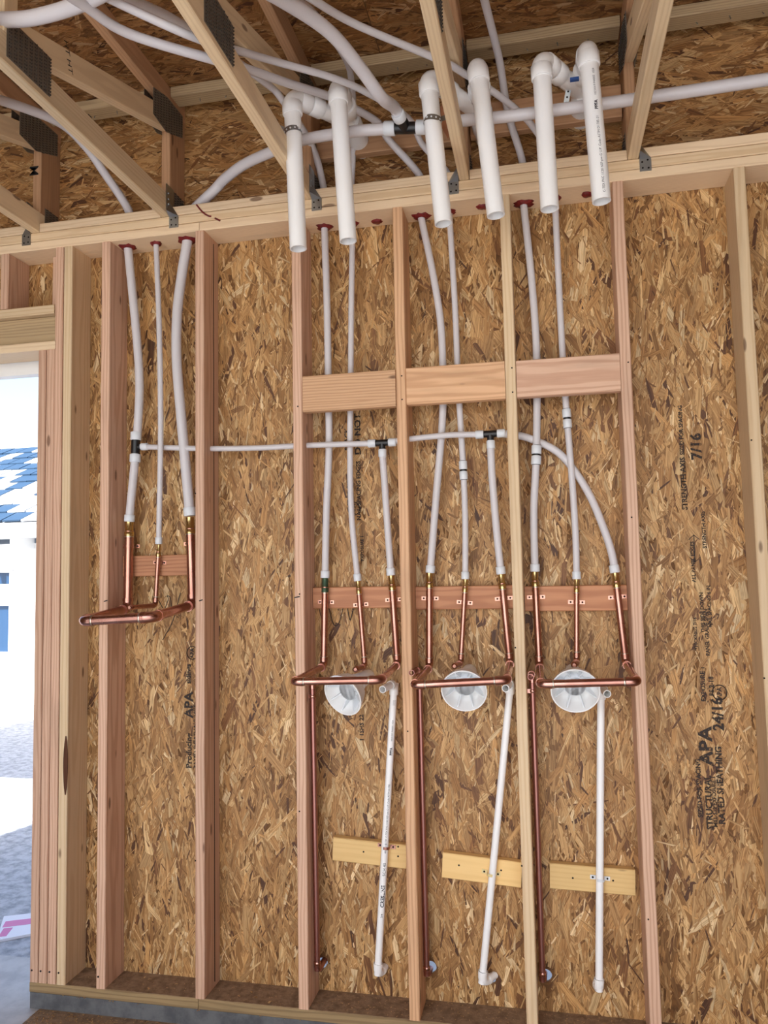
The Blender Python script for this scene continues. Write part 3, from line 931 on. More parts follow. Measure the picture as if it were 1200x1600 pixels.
pex('white pipe between fourth and fifth drop pipes, down the left of the right cup bay', R1,
    [(2.0221, -0.6000, 3.3598), (2.0221, -0.4000, 3.4317), (2.0520, -0.1000, 3.4270), (2.0739, 0.0300, 3.2980), H(hO1, 3.14), H(hO1, 3.04)],
    [hO1, (2.1361, 0.0850, 2.7075), (2.1465, 0.0850, 2.4595), (2.1444, 0.0850, 2.2645), (2.1330, 0.0700, 1.9955), (2.1164, 0.0750, 1.7859), (2.1134, 0.0850, 1.5678)], fit=(2.1330, 0.0700, 1.9955))
pex('white pipe slanting behind the fourth drop pipe, down the right cup bay centre', 0.0122,
    [(1.4640, -0.8500, 3.2643), (1.5312, -0.7000, 3.2906), (1.6259, -0.5200, 3.3245), (1.8684, -0.3300, 3.2955), (1.9367, -0.2100, 3.3163), (2.0183, -0.1400, 3.2918), (2.0983, -0.0800, 3.2495), (2.1598, -0.0300, 3.2022), H(hO2, 3.12), H(hO2, 3.04)],
    [hO2, (2.2377, 0.0850, 2.6478), (2.2422, 0.0850, 2.3301), (2.2485, 0.0850, 2.1276), (2.2569, 0.0850, 1.9228), (2.2625, 0.0850, 1.7113), (2.2603, 0.0850, 1.5372)], fit=(2.2485, 0.0850, 2.1276))

# the thick main with its black tee, from the third left riser across to the right
t = thing('main_pipe', 'thick white main pipe rising from the left pipes and running right past the drop pipes', 'pipe', (0.7499, 0.0780, 1.8216))
lm = [(0.7508, 0.0820, 1.8193), (0.7373, 0.0750, 1.9913), (0.7169, 0.0700, 2.2286), (0.6966, 0.0700, 2.4701), (0.6981, 0.0720, 2.6594), (0.7169, 0.0740, 2.8217), hL3, H(hL3, 3.06), (0.8764, 0.0500, 3.1591), (0.9346, 0.0200, 3.1827), (1.0500, -0.0400, 3.2000), (1.2246, -0.1200, 3.1946),
      (1.3374, -0.1550, 3.1944), (1.5160, -0.1800, 3.1819), (1.6543, -0.1800, 3.1744)]
obj('pipe', MB().tube(spline(lm), R15), M['pex'], t)
ring_at(t, lm[0], lm[1], R15 * 1.2, 0.035)
rm = [(1.7757, -0.1800, 3.1618), (1.9136, -0.1800, 3.1657), (2.0927, -0.1800, 3.1584), (2.5206, -0.1800, 3.1567), (2.9219, -0.1800, 3.1617), (3.1695, -0.1800, 3.1637)]
obj('pipe', MB().tube(spline(rm), R15), M['pex'], t)
tc_, ta, tb = Vector((1.7153, -0.1800, 3.1680)), Vector(lm[-1]), Vector(rm[0])
dd = (tb - ta).normalized()
bd = Vector((-0.25, -1.0, 0.25)).normalized()
te = obj('tee', MB().tube([ta + dd * 0.01, tb - dd * 0.01], 0.0205, 16).tube([tc_, tc_ + bd * 0.06], 0.0205, 16), M['black_fitting'], t)
collar('expansion_ring', ta + dd * 0.002, dd, 0.0258, 0.040, M['ring'], te)
collar('expansion_ring', tb - dd * 0.002, dd, 0.0258, 0.040, M['ring'], te)
eb = thing('branch_pipe', 'thick white branch pipe coming forward from the black tee to the top edge', 'pipe', tc_ + bd * 0.05)
ep = [tc_ + bd * 0.045, tc_ + bd * 0.10, Vector((1.6765, -0.4200, 3.1388)), Vector((1.6364, -0.5400, 3.1627)), Vector((1.5794, -0.7000, 3.1810)), Vector((1.5032, -0.9000, 3.1422)), Vector((1.4293, -1.2000, 3.0216))]
obj('pipe', MB().tube(spline(ep), R15), M['pex'], eb)
collar('expansion_ring', tc_ + bd * 0.058, bd, 0.0245, 0.030, M['ring'], eb)
ap = thing('branch_pipe', 'thick white pipe sagging across the top left corner of the picture', 'pipe', (0.8063, -0.9800, 3.1555))
app = spline([(0.5549, -0.9800, 3.1978), (0.6823, -0.9800, 3.1696), (0.8211, -1.0000, 3.1399), (0.9992, -1.0300, 3.1339), (1.1803, -1.0500, 3.1751)])
obj('pipe', MB().tube(app, R15), M['pex'], ap)

# the thin recirculation line across the studs with three black tees
rl = thing('return_pipe', 'thin white return pipe running level through the studs with three black tees', 'pipe', (1.4631, 0.0550, 2.0697))
T1, T2, T3 = Vector((0.5096, 0.0780, 2.1302)), Vector((1.5564, 0.0550, 2.0697)), Vector((1.9679, 0.0550, 2.0810))
s1 = spline([T1 + Vector((0.03, 0, -0.018)), (0.6236, 0.0700, 2.1042), (0.8225, 0.0660, 2.0878), (1.0437, 0.0600, 2.0778), (1.2571, 0.0560, 2.0760), T2 - Vector((0.03, 0, 0))])
s2 = spline([T2 + Vector((0.03, 0, 0)), (1.6635, 0.0550, 2.0786), (1.8102, 0.0550, 2.0851), T3 - Vector((0.03, 0, 0))])
obj('pipe', MB().tube(s1, R075), M['pex'], rl)
obj('pipe', MB().tube(s2, R075), M['pex'], rl)
def tee(c, run, br, r, parent, br_r=None):
    c, run, br = Vector(c), Vector(run).normalized(), Vector(br).normalized()
    q = obj('tee', MB().tube([c - run * 0.042, c + run * 0.042], r * 1.12, 14).tube([c, c + br * 0.045], (br_r or r) * 1.1, 14), M['black_fitting'], parent)
    for d, rr in ((run, r), (-run, r), (br, br_r or r)):
        collar('expansion_ring', c + d * (0.040 if rr < 0.016 else 0.046), d, rr * 1.36, 0.030 if rr < 0.016 else 0.034, M['ring'], q)
    return q
tee(T1 + Vector((0, 0, -0.018)), (0.03, 0, 1), (1, 0, 0), R125 * 0.94, rl, R075)
tee(T2, (1, 0, 0), (0.02, 0, -1), R075 * 1.04, rl)
tee(T3, (1, 0, 0), (0.02, 0, -1), R075 * 1.04, rl)
pex('short white pipe from the black tee down to the thick left copper riser', R125 * 0.96, [T1 + Vector((0, 0, -0.045))], [(0.5018, 0.0780, 2.0025), (0.4871, 0.0800, 1.8705), (0.4806, 0.0820, 1.8048)])
pex('short white pipe from the second black tee down the right of the first cup bay', R1 * 0.95, [T2 + Vector((0, 0, -0.035))], [(1.5602, 0.0700, 1.9159), (1.5669, 0.0800, 1.7322), (1.5749, 0.0850, 1.5638)])
pex('short white pipe from the third black tee down the right of the middle cup bay', R1, [T3 + Vector((0, 0, -0.035))], [(1.9691, 0.0700, 1.9222), (1.9788, 0.0800, 1.7197), (1.9900, 0.0850, 1.5608)])
pex('white pipe bowing from the end of the return line to the right copper riser', R1, [T3 + Vector((0.035, 0, 0))],
    [(2.0610, 0.0700, 2.0735), (2.1163, 0.0850, 2.0586), (2.2030, 0.0970, 2.0127), (2.2627, 0.1000, 1.9434), (2.3202, 0.1000, 1.8392), (2.3626, 0.0970, 1.7205), (2.3872, 0.0900, 1.6269), (2.3950, 0.0850, 1.5578)])

# dark red firestop sealant round the holes in the plate
def blob(p, r, seed, plate):
    q = random.Random(seed)
    n = 18
    ra = [r * q.uniform(0.8, 1.3) for _ in range(n)]
    mb = MB()
    top = [(p[0] + ra[k] * math.cos(k * 2 * math.pi / n) * 1.15, min(0.139, p[1] + ra[k] * math.sin(k * 2 * math.pi / n)), TZ - 0.0003) for k in range(n)]
    mid = [(p[0] + ra[k] * 0.75 * math.cos(k * 2 * math.pi / n) * 1.1, min(0.138, p[1] + ra[k] * 0.75 * math.sin(k * 2 * math.pi / n)), TZ - 0.009) for k in range(n)]
    mb.add(top + mid, [(k, (k + 1) % n, n + (k + 1) % n, n + k) for k in range(n)] + [tuple(range(n, 2 * n))], True)
    obj('sealant', mb, M['sealant'], plate)
blobs = [(hL1, .030), (hL2, .020), (hL3, .036), (hM1, .027), (hM2, .020), ((1.5455, 0.0919, 2.9670), .017), (hN1, .030), (hN2, .022), ((1.9644, 0.0710, 2.9670), .018), (hO1, .030), (hO2, .021), ((2.3516, 0.0705, 2.9670), .018)]
for k, (p, r) in enumerate(blobs):
    blob(p, r, 50 + k, tp[0] if p[0] < 0.82 else tp[1])
def drip(pts, r, parent):
    obj('sealant_drip', MB().tube(spline(pts, 4), r, 8), M['sealant'], parent)
drip([(0.8186, -0.0010, 3.0762), (0.8437, -0.0010, 3.0436), (0.8687, -0.0010, 3.0246), (0.8825, -0.0010, 3.0203)], 0.0035, tp[2])
drip([(0.8991, -0.0010, 3.0103), (0.9211, -0.0010, 2.9971)], 0.0035, tp[1])

# ================================================================= COPPER LOOPS
def straps(parent, p, r, d, yb, mat='copper'):
    """two-hole copper strap over a riser at p"""
    p, d = Vector(p), Vector(d).normalized()
    sid = d.cross(Vector((0, -1, 0))).normalized()
    arc = [p + (sid * math.cos(a) + Vector((0, -1, 0)) * math.sin(a)) * (r + 0.001) for a in np.linspace(0, math.pi, 9)]
    mb = MB()
    vs_ = []
    for q in arc:
        vs_ += [q - d * 0.005, q + d * 0.005]
    mb.add(vs_, [(2 * i, 2 * i + 2, 2 * i + 3, 2 * i + 1) for i in range(8)], True)
    for s in (1, -1):
        c = p + sid * s * (r + 0.010)
        c.y = yb - 0.002
        mb.obox(c, sid * 0.010, (0, 0.0012, 0), d * 0.007)
    st = obj('strap', mb, M[mat], parent)
    for s in (1, -1):
        c = p + sid * s * (r + 0.011)
        obj('screw_hole', MB().tube([(c.x, yb - 0.0045, c.z), (c.x, yb - 0.001, c.z)], 0.0036, 8), M['hole'], st)

def riser(t, top, bot, r, brass='brass', strap=True, yb=0.103, strap_t=0.22):
    top, bot = Vector(top), Vector(bot)
    d = (bot - top).normalized()
    obj('riser', MB().tube([top + d * 0.010, bot], r), M['copper'], t)
    obj('adapter', MB().tube([top - d * 0.035, top + d * 0.012, top + d * 0.014, top + d * 0.030], [r * 0.93, r * 0.93, r * 1.08, r * 1.1], 14), M[brass], t)
    collar('solder_joint', top + d * 0.033, d, r * 1.03, 0.006, M['solder'], t)
    collar('solder_joint', bot - d * 0.035, d, r * 1.09, 0.005, M['solder'], t)
    if strap:
        straps(t, top + (bot - top) * strap_t, r, d, yb)
    return d

def loop(label, l_top, l_bot, r_top, r_bot, c_top, c_bot, yf, r, rc, green=False, zdrop=0.008, xl=0.0, xr=0.0):
    l_bot, r_bot, c_bot = map(Vector, (l_bot, r_bot, c_bot))
    t = thing('copper_loop', label, 'copper pipe', l_bot, 'copper loops')
    A = Vector((l_bot.x + xl, yf, l_bot.z - zdrop))
    B = Vector((r_bot.x + xr, yf, r_bot.z - zdrop))
    dl = riser(t, l_top, l_bot, r, 'green_brass' if green else 'brass')
    dr = riser(t, r_top, r_bot, r)
    fl_, fr = (A - l_bot).normalized(), (B - r_bot).normalized()
    bar = (B - A).normalized()
    elbow('elbow', l_bot, dl, fl_, r * 1.13, M['copper'], t)
    elbow('elbow', r_bot, dr, fr, r * 1.13, M['copper'], t)
    elbow('elbow', A, fl_, bar, r * 1.13, M['copper'], t)
    elbow('elbow', B, bar, -fr, r * 1.13, M['copper'], t)
    obj('arm', MB().tube([l_bot + fl_ * r * 2, A - fl_ * r * 2], r), M['copper'], t)
    obj('arm', MB().tube([r_bot + fr * r * 2, B - fr * r * 2], r), M['copper'], t)
    obj('bar', MB().tube([A + bar * r * 2, B - bar * r * 2], r), M['copper'], t)
    for p, d in ((A + bar * (r * 1.8 + 0.016), bar), (B - bar * (r * 1.8 + 0.016), bar)):
        collar('solder_joint', p, d, r * 1.17, 0.006, M['solder'], t)
    # thinner middle riser with a short forward stub
    m = thing('copper_stub', label.replace('loop', 'stub pipe inside the loop') if False else '', 'copper pipe', c_bot)
    return t, m

def stub(label, top, bot, r, yf, m):
    m['label'] = label
    bot = Vector(bot)
    d = riser(m, top, bot, r, strap_t=0.24)
    elbow('elbow', bot, d, (-0.1, -1, 0), r * 1.15, M['copper'], m)
    obj('stub', MB().tube([bot + Vector((0, -0.02, 0)), (bot.x - 0.012, yf, bot.z)], r), M['copper'], m)
    obj('cap', MB().tube([(bot.x - 0.012, yf + 0.01, bot.z), (bot.x - 0.012, yf - 0.012, bot.z), (bot.x - 0.012, yf - 0.016, bot.z)], [r * 1.12, r * 1.12, r * 0.6]), M['copper'], m)

_, m = loop('thickest copper loop, left of the picture between the knotty and the split stud', (0.4808, 0.0820, 1.7757), (0.4775, 0.0820, 1.4487), (0.7508, 0.0820, 1.7777), (0.7620, 0.0820, 1.4612), (0.6114, 0.0800, 1.6777), (0.6010, 0.0800, 1.4579), -0.235, 0.0182, 0.009, zdrop=0.030, xl=-0.004)
stub('thin copper riser between the two legs of the thickest loop', (0.6115, 0.0850, 1.6882), (0.5983, 0.0850, 1.4602), 0.0092, -0.08, m)
_, m = loop('copper loop before the left white cup, a green adapter on one riser', (1.3138, 0.0850, 1.5340), (1.3043, 0.0850, 1.2206), (1.5769, 0.0850, 1.5395), (1.5926, 0.0850, 1.2293), (1.4489, 0.0850, 1.5269), (1.4661, 0.0850, 1.2238), -0.265, 0.0128, 0.009, True, 0.010, -0.006, 0.01)
stub('thin slanting copper riser inside the loop of the left white cup', (1.4463, 0.0850, 1.5270), (1.4661, 0.0850, 1.2214), 0.0098, 0.0, m)
_, m = loop('copper loop before the middle white cup', (1.7221, 0.0850, 1.5466), (1.7140, 0.0850, 1.2181), (1.9916, 0.0850, 1.5372), (2.0123, 0.0850, 1.2360), (1.8564, 0.0850, 1.5205), (1.8318, 0.0850, 1.2352), -0.265, 0.0128, 0.009, False, 0.014, 0.0, 0.005)
stub('thin upright copper riser inside the loop of the middle white cup', (1.8566, 0.0850, 1.5276), (1.8318, 0.0850, 1.2352), 0.0098, 0.0, m)
_, m = loop('copper loop before the right white cup, its end crossing the right stud', (2.1126, 0.0850, 1.5445), (2.1175, 0.0850, 1.2250), (2.3964, 0.0850, 1.5371), (2.4187, 0.0850, 1.2356), (2.2597, 0.0850, 1.5211), (2.2490, 0.0850, 1.2416), -0.265, 0.0128, 0.009, False, 0.014, 0.006, 0.0)
stub('thin upright copper riser inside the loop of the right white cup', (2.2597, 0.0850, 1.5211), (2.2490, 0.0850, 1.2416), 0.0098, 0.0, m)

# copper drain lines down the right side of three studs
def drain(label, top, bot, xs):
    top, bot = Vector(top), Vector(bot)
    t = thing('copper_drain', label, 'copper pipe', bot, 'copper drain lines')
    r = 0.0108
    d = (bot - top).normalized()
    obj('pipe', MB().tube([top, bot], r), M['copper_dull'], t)
    elbow('elbow', top, -d, (xs, -1, 0.0), r * 1.12, M['copper'], t)
    e1 = Vector((top.x + xs * 0.10, top.y - 0.10, top.z))
    obj('stub', MB().tube([top + Vector((xs * 0.02, -0.02, 0)), e1], r, 14, False, r * 0.86), M['copper_dull'], t)
    elbow('elbow', bot, d, (0.06, 1, 0.03), r * 1.15, M['copper_dull'], t, 0.010)
    obj('stub', MB().tube([bot + Vector((0.004, 0.012, 0)), (bot.x + 0.006, 0.145, bot.z + 0.003)], r), M['copper_dull'], t)
    collar('solder_joint', bot - d * 0.026, d, r * 1.22, 0.014, M['copper'], t)
    collar('clip', top + d * 0.062, d, r * 1.25, 0.012, M['copper'], t)
    obj('clip_tab', MB().box((top.x - 0.026, top.y - 0.008, top.z - 0.069), (top.x - 0.006, top.y - 0.006, top.z - 0.055)), M['copper'], t)
drain('copper drain line against the stud left of the left white cup', (1.2684, 0.0500, 1.1741), (1.2697, 0.0660, 0.1076), -0.1)
drain('copper drain line against the stud between the left and middle white cups', (1.6750, 0.0860, 1.2106), (1.6755, 0.0980, 0.1076), -0.12)
drain('copper drain line against the yellow stud left of the right white cup', (2.0898, 0.0600, 1.2028), (2.0902, 0.0900, 0.1268), -0.02)

# ================================================================= WHITE PVC
def pvc_line(label, top, bot, clamp, xo, printed=False, bo=0.05):
    top, bot, clamp = Vector(top), Vector(bot), Vector(clamp)
    t = thing('pvc_drain', label, 'pipe', bot, 'white drain pipes')
    r = 0.0134
    d = (bot - top).normalized()
    obj('pipe', MB().tube([top, bot], r), M['pvc'], t)
    collar('top_socket', top + d * 0.02, d, r * 1.25, 0.045, M['pvc'], t)
    elbow('elbow', top, -d, (xo, -1, -0.05), r * 1.22, M['pvc'], t)
    obj('stub', MB().tube([top + Vector((xo * .03, -0.03, 0)), top + Vector((xo * 0.11, -0.11, -0.006))], r, 14, False, r * 0.82), M['pvc'], t)
    bd_ = Vector((bo, 0.06, 0.004))
    elbow('elbow', bot, d, bd_, r * 1.24, M['pvc'], t)
    obj('stub', MB().tube([bot + bd_ * 0.25, bot + bd_ * 1.1], r * 1.02), M['pvc'], t)
    collar('black_mark', bot - d * 0.030, d, r * 1.05, 0.004, M['marker'], t)
    cm = 'copper' if printed else ('yellow_strap' if clamp.x < 2.0 else 'ring')
    straps(t, clamp, r * 1.04, d, 0.1035, cm)
    if printed:
        fc = Vector((0.42, -1, 0.0))
        pipe_text('print', '3/4', 0.011, bot + (top - bot) * 0.197, -d, r, fc, M['print_ink'], t)
        pipe_text('print', 'CRESLINE', 0.0185, bot + (top - bot) * 0.232, -d, r, fc, M['print_ink'], t, 0.035)
        pipe_text('print', 'SCH 40', 0.015, bot + (top - bot) * 0.338, -d, r, fc, M['print_ink'], t)
        pipe_text('print', '480 PSI @ 73F  C-TEX PVC 1120 NSF-pw-G U.P. Code ASTM D1785', 0.0088, bot + (top - bot) * 0.415, -d, r, fc, M['print_ink'], t)
        pipe_text('print', 'PPFA', 0.013, bot + (top - bot) * 0.752, -d, r, fc, M['print_ink'], t, 0.04)
        pipe_text('print', '10221019 P44002 1024', 0.0082, bot + (top - bot) * 0.80, -d, r, fc, M['print_ink'], t)
        pipe_text('print', '||||||||', 0.010, bot + (top - bot) * 0.925, -d, r, fc, M['print_ink'], t)
    return t
pvc_line('slim white drain pipe with black print along it, in the left cup bay', (1.5784, 0.0870, 1.1575), (1.4938, 0.0870, 0.1000), (1.5342, 0.0870, 0.5567), -0.2, True, 0.018)
pvc_line('slim white drain pipe slanting beside the yellow stud in the middle cup bay', (2.0123, 0.0870, 1.1665), (1.8762, 0.0870, 0.1035), (1.9195, 0.0870, 0.4827), -0.12, False, 0.044)
pvc_line('slim white upright drain pipe in the right cup bay', (2.3299, 0.0870, 1.1515), (2.2814, 0.0870, 0.1127), (2.3009, 0.0870, 0.4877), 0.12, False, -0.004)

# six big drop pipes in three pairs, each pair joined behind by a wye that runs into the wall
VR = 0.0302
def drop_pair(labels, A, Ab, B, Bb, blue=False, wz=0.0, wy=-0.06):
    A, Ab, B, Bb = map(Vector, (A, Ab, B, Bb))
    Wc = Vector((B.x - 0.005, wy, A.z + wz))
    for lab, top, bot, dirn in ((labels[0], A, Ab, (Wc - A)), (labels[1], B, Bb, Wc + Vector((0, 0.02, 0.005)) - B)):
        t = thing('drop_pipe', lab, 'pipe', bot, 'white drop pipes')
        d = (bot - top).normalized()
        dirn = dirn.normalized()
        obj('pipe', MB().tube([top + d * 0.04, bot], VR, 24, False, VR * 0.86), M['pvc'], t)
        el = MB().tube([top + d * 0.068] + bend(top, -d, dirn, VR * 1.35, 8) + [top + dirn * 0.075], VR * 1.10, 24)
        el.tube([top + d * 0.072, top + d * 0.070, top + d * 0.030, top + d * 0.028], [VR * 1.14, VR * 1.19, VR * 1.19, VR * 1.12], 24)
        el.tube([top + dirn * 0.030, top + dirn * 0.032, top + dirn * 0.074, top + dirn * 0.076], [VR * 1.12, VR * 1.19, VR * 1.19, VR * 1.14], 24)
        obj('elbow', el, M['pvc'], t)
        if dirn.y > 0.95:
            obj('stub', MB().tube([top + dirn * 0.05, Wc], VR, 20), M['pvc'], t)
            mb = MB().tube([(Wc.x, Wc.y - 0.022, Wc.z), (Wc.x, Wc.y - 0.016, Wc.z), (Wc.x, 0.06, Wc.z), (Wc.x, 0.139, Wc.z)], [VR * 1.3, VR * 1.4, VR * 1.4, VR * 1.2], 24)
            obj('wye', mb, M['pvc'], t)
            collar('coupling', top + dirn * 0.135, dirn, VR * 1.38, 0.045, M['pvc'], t, 22)
        else:
            obj('stub', MB().tube([top + dirn * 0.05, Wc], VR, 20), M['pvc'], t)
            cpl = collar('coupling', top + dirn * 0.105, dirn, VR * 1.18, 0.050, M['pvc'], t, 22)
            if blue:
                q = top + dirn * 0.10
                obj('label', MB().tube([q, q + dirn * 0.026], VR * 1.03, 20), M['blue_label'], t)
                obj('label', MB().box((q.x + 0.045, q.y + 0.0, q.z - VR * 1.24), (q.x + 0.075, q.y + 0.012, q.z - VR * 0.9)), M['blue_label'], t)
    return t
drop_pair(['leftmost white drop pipe, hung by a punched metal strap', 'second white drop pipe from the left'], (1.3173, -0.2700, 3.2928), (1.3350, -0.2700, 2.7224), (1.4870, -0.2700, 3.3098), (1.5175, -0.2700, 2.7302))
drop_pair(['third white drop pipe from the left, a dull metal band on it', 'fourth white drop pipe from the left, right of the splintered truss'], (1.8111, -0.2700, 3.2919), (1.8531, -0.2700, 2.7539), (1.9823, -0.2700, 3.3131), (2.0306, -0.2700, 2.7623), False, -0.02, -0.03)
t6 = drop_pair(['fifth white drop pipe from the left', 'rightmost white drop pipe with printed lines along it'], (2.1966, -0.2700, 3.2896), (2.2073, -0.2700, 2.7634), (2.3499, -0.2700, 3.3094), (2.3733, -0.2700, 2.7695), True, 0.005, -0.03)
a6, b6 = Vector((2.3733, -0.2700, 2.7695)), Vector((2.3499, -0.2700, 3.3094))
ax6 = (b6 - a6)
f6 = Vector((0.28, -1, -0.1))
pipe_text('print', 'C-TEX PVC 1120 NSF-pw-G U.P. Code ASTM D1785-21', 0.0112, a6 + ax6 * 0.03, ax6, VR, f6, M['print_ink'], t6)
pipe_text('print', 'PPFA', 0.0150, a6 + ax6 * 0.555, ax6, VR, f6, M['print_ink'], t6, 0.04)
pipe_text('print', '10221019 P44002  1024', 0.0095, a6 + ax6 * 0.645, ax6, VR, f6, M['print_ink'], t6)
pipe_text('print', '||||||||||', 0.014, a6 + ax6 * 0.875, ax6, VR, f6, M['print_ink'], t6)
a2, b2 = Vector((1.5175, -0.2700, 2.7302)), Vector((1.4870, -0.2700, 3.3098))

# punched straps that hang the drop pipes
def band(label, c, axis, r, tail, mat='steel'):
    c, axis = Vector(c), Vector(axis).normalized()
    t = thing('hanger_strap', label, 'strap', c, 'punched hanger straps')
    nx = Vector((1, 0, 0))
    nx = (nx - axis * nx.dot(axis)).normalized()
    ny = axis.cross(nx)
    mb = MB()
    vs_ = []
    N = 24
    for k in range(N):
        a = 2 * math.pi * k / N
        p = c + (nx * math.cos(a) + ny * math.sin(a)) * (r + 0.0012)
        vs_ += [p - axis * 0.0095, p + axis * 0.0095]
    mb.add(vs_, [(2 * k, 2 * k + 1, (2 * k + 3) % (2 * N), (2 * k + 2) % (2 * N)) for k in range(N)], True)
    tail = Vector(tail)
    e0 = c + (tail - c).normalized() * r
    dz = (tail - e0) / 2
    mb.obox((tail + e0) / 2, dz, (0, 0.0008, 0), axis * 0.0095)
    b_ = obj('band', mb, M[mat], t)
    for k in range(N):
        a = 2 * math.pi * k / N
        n_ = nx * math.cos(a) + ny * math.sin(a)
        if k % 2 == 0:
            obj('punch_hole', MB().tube([c + n_ * (r + 0.0008), c + n_ * (r + 0.0022)], 0.0032, 8), M['pvc_in'], b_)
band('punched metal strap round the leftmost drop pipe', (1.3206, -0.2700, 3.1550), Vector((1.3350, -0.2700, 2.7224)) - Vector((1.3173, -0.2700, 3.2928)) + Vector((0.05, 0, 0.0)), VR, (1.2545, -0.2600, 3.1944))
band('dull metal band round the third drop pipe', (1.8248, -0.2700, 3.1226), Vector((1.8531, -0.2700, 2.7539)) - Vector((1.8111, -0.2700, 3.2919)) + Vector((-0.12, 0, 0.0)), VR, (1.8851, -0.2500, 3.1466), 'steel_dark')
st5 = thing('hanger_strap', 'punched metal strap hanging between the two rightmost drop pipes', 'strap', (2.2867, -0.1000, 3.2759), 'punched hanger straps')
for k, (p, q) in enumerate((((2.3029, -0.1300, 3.3204), (2.2800, -0.1000, 3.2172)), ((2.3285, -0.0600, 3.3435), (2.3372, 0.0000, 3.2705)))):
    p, q = Vector(p), Vector(q)
    b_ = obj('band', MB().obox((p + q) / 2, (q - p) / 2, (0, 0.0008, 0), (0.0095, 0, 0.001)), M['steel'], st5)
    for s in np.linspace(0.08, 0.92, 6):
        c = p + (q - p) * s
        obj('punch_hole', MB().tube([(c.x, c.y - 0.0018, c.z), (c.x, c.y, c.z)], 0.0034, 8), M['hole'], b_)

# white vent terminal cups: flared shell, inner ring, radial fins, neck into the wall
def cup(label, rim, axis, R):
    rim, axis = Vector(rim), Vector(axis).normalized()
    base = rim - axis * 0.078
    t = thing('vent_cup', label, 'vent cup', base, 'white vent cups')
    prof = [(0.0, 0.040), (0.008, 0.046), (0.018, 0.058), (0.042, R * 0.86), (0.071, R * 0.97), (0.073, R), (0.078, R)]
    mb = MB().tube([base + axis * a for a, _ in prof], [b for _, b in prof], 32, False)
    inn = [(0.078, R - 0.0035), (0.042, R * 0.86 - 0.004), (0.020, 0.055), (0.014, 0.036)]
    mb.tube([base + axis * a for a, _ in inn], [b for _, b in inn], 32, False)
    n = 32
    # close the rim
    ref = mb.v[6 * n:7 * n]
    ri = mb.v[7 * n:8 * n]
    obj('shell', mb, M['pvc'], t)
    u = axis.cross(Vector((0, 0, 1))).normalized()
    w = u.cross(axis)
    lip = MB()
    N = 32
    vs_ = []
    for k in range(N):
        c_, s_ = math.cos(2 * math.pi * k / N), math.sin(2 * math.pi * k / N)
        dn = u * c_ + w * s_
        vs_ += [rim + dn * R, rim + dn * (R - 0.0045), rim + axis * 0.0015 + dn * (R - 0.002)]
    lip.add(vs_, [f for k in range(N) for f in ((3 * k, 3 * ((k + 1) % N), 3 * ((k + 1) % N) + 2, 3 * k + 2),
                                                (3 * k + 2, 3 * ((k + 1) % N) + 2, 3 * ((k + 1) % N) + 1, 3 * k + 1))], True)
    obj('rim', lip, M['pvc'], t)
    ih = [(0.010, 0.037), (0.045, 0.037), (0.045, 0.034), (0.010, 0.034)]
    obj('inner_ring', MB().tube([base + axis * a for a, _ in ih], [b for _, b in ih], 28, False), M['pvc_in'], t)
    fz = MB().tube([base + axis * 0.008, base + axis * 0.012], 0.039, 24)
    obj('throat', fz, M['hole'], t)
    for k in range(8):
        a = 2 * math.pi * (k + 0.5) / 8
        dn = u * math.cos(a) + w * math.sin(a)
        tn = axis.cross(dn).normalized() * 0.0019
        q = [base + axis * 0.016 + dn * 0.036, base + axis * 0.024 + dn * 0.060, base + axis * 0.042 + dn * (R * 0.86 - 0.003), base + axis * 0.070 + dn * (R * 0.95 - 0.003),
             base + axis * 0.068 + dn * (R * 0.80), base + axis * 0.048 + dn * 0.040, base + axis * 0.044 + dn * 0.036]
        fb = MB()
        m_ = len(q)
        fb.add([p + tn for p in q] + [p - tn for p in q], [tuple(range(m_)), tuple(range(m_, 2 * m_))[::-1]] + [(i, (i + 1) % m_, m_ + (i + 1) % m_, m_ + i) for i in range(m_)])
        obj('fin', fb, M['pvc_in'], t)
    nk = [base + axis * 0.003, base - axis * 0.03, Vector((base.x - axis.x * 0.05, 0.139, base.z - axis.z * 0.05 - 0.006))]
    obj('neck', MB().tube(nk, [0.032, 0.030, 0.027], 20), M['pvc'], t)
    collar('neck_band', base - axis * 0.014, axis, 0.036, 0.016, M['pvc'], t, 22)
    return t
cup('white finned cup twisted to the left, leftmost of the three', (1.4195, -0.0750, 1.1358), (-0.36, -0.86, -0.36), 0.080)
cup('white finned cup in the middle bay, tipped downward', (1.8581, -0.0750, 1.1570), (0.0, -0.93, -0.37), 0.0805)
cup('white finned cup in the right bay, rightmost of the three', (2.2357, -0.0750, 1.1615), (0.0, -0.93, -0.36), 0.0825)

# thin black wires poking from the sheathing
def wire(label, pts):
    o = obj('wire', MB().tube(spline(pts, 6), 0.0016, 6), M['wire'])
    tag(o, label, 'wire', 'thin black wires')
wire('black wire bent like a hook behind the thickest copper loop', [(0.6380, 0.0900, 1.4493), (0.6467, 0.1000, 1.4849), (0.6411, 0.1000, 1.4979), (0.6552, 0.1000, 1.4900), (0.6661, 0.0900, 1.4490)])
wire('straight black wire leaning behind the thickest copper loop', [(0.6086, 0.1250, 1.3179), (0.6616, 0.1100, 1.3964), (0.6851, 0.1300, 1.5094)])
wire('short black wire by the middle riser of the thickest copper loop', [(0.6043, 0.1000, 1.4802), (0.6214, 0.1000, 1.4490)])
wire('thin dark wire drooping under the backing board of the left cup bay', [(1.3164, 0.1250, 1.4409), (1.3273, 0.1300, 1.3908), (1.3394, 0.1320, 1.3708), (1.3557, 0.1300, 1.3857), (1.3734, 0.1250, 1.4404)])
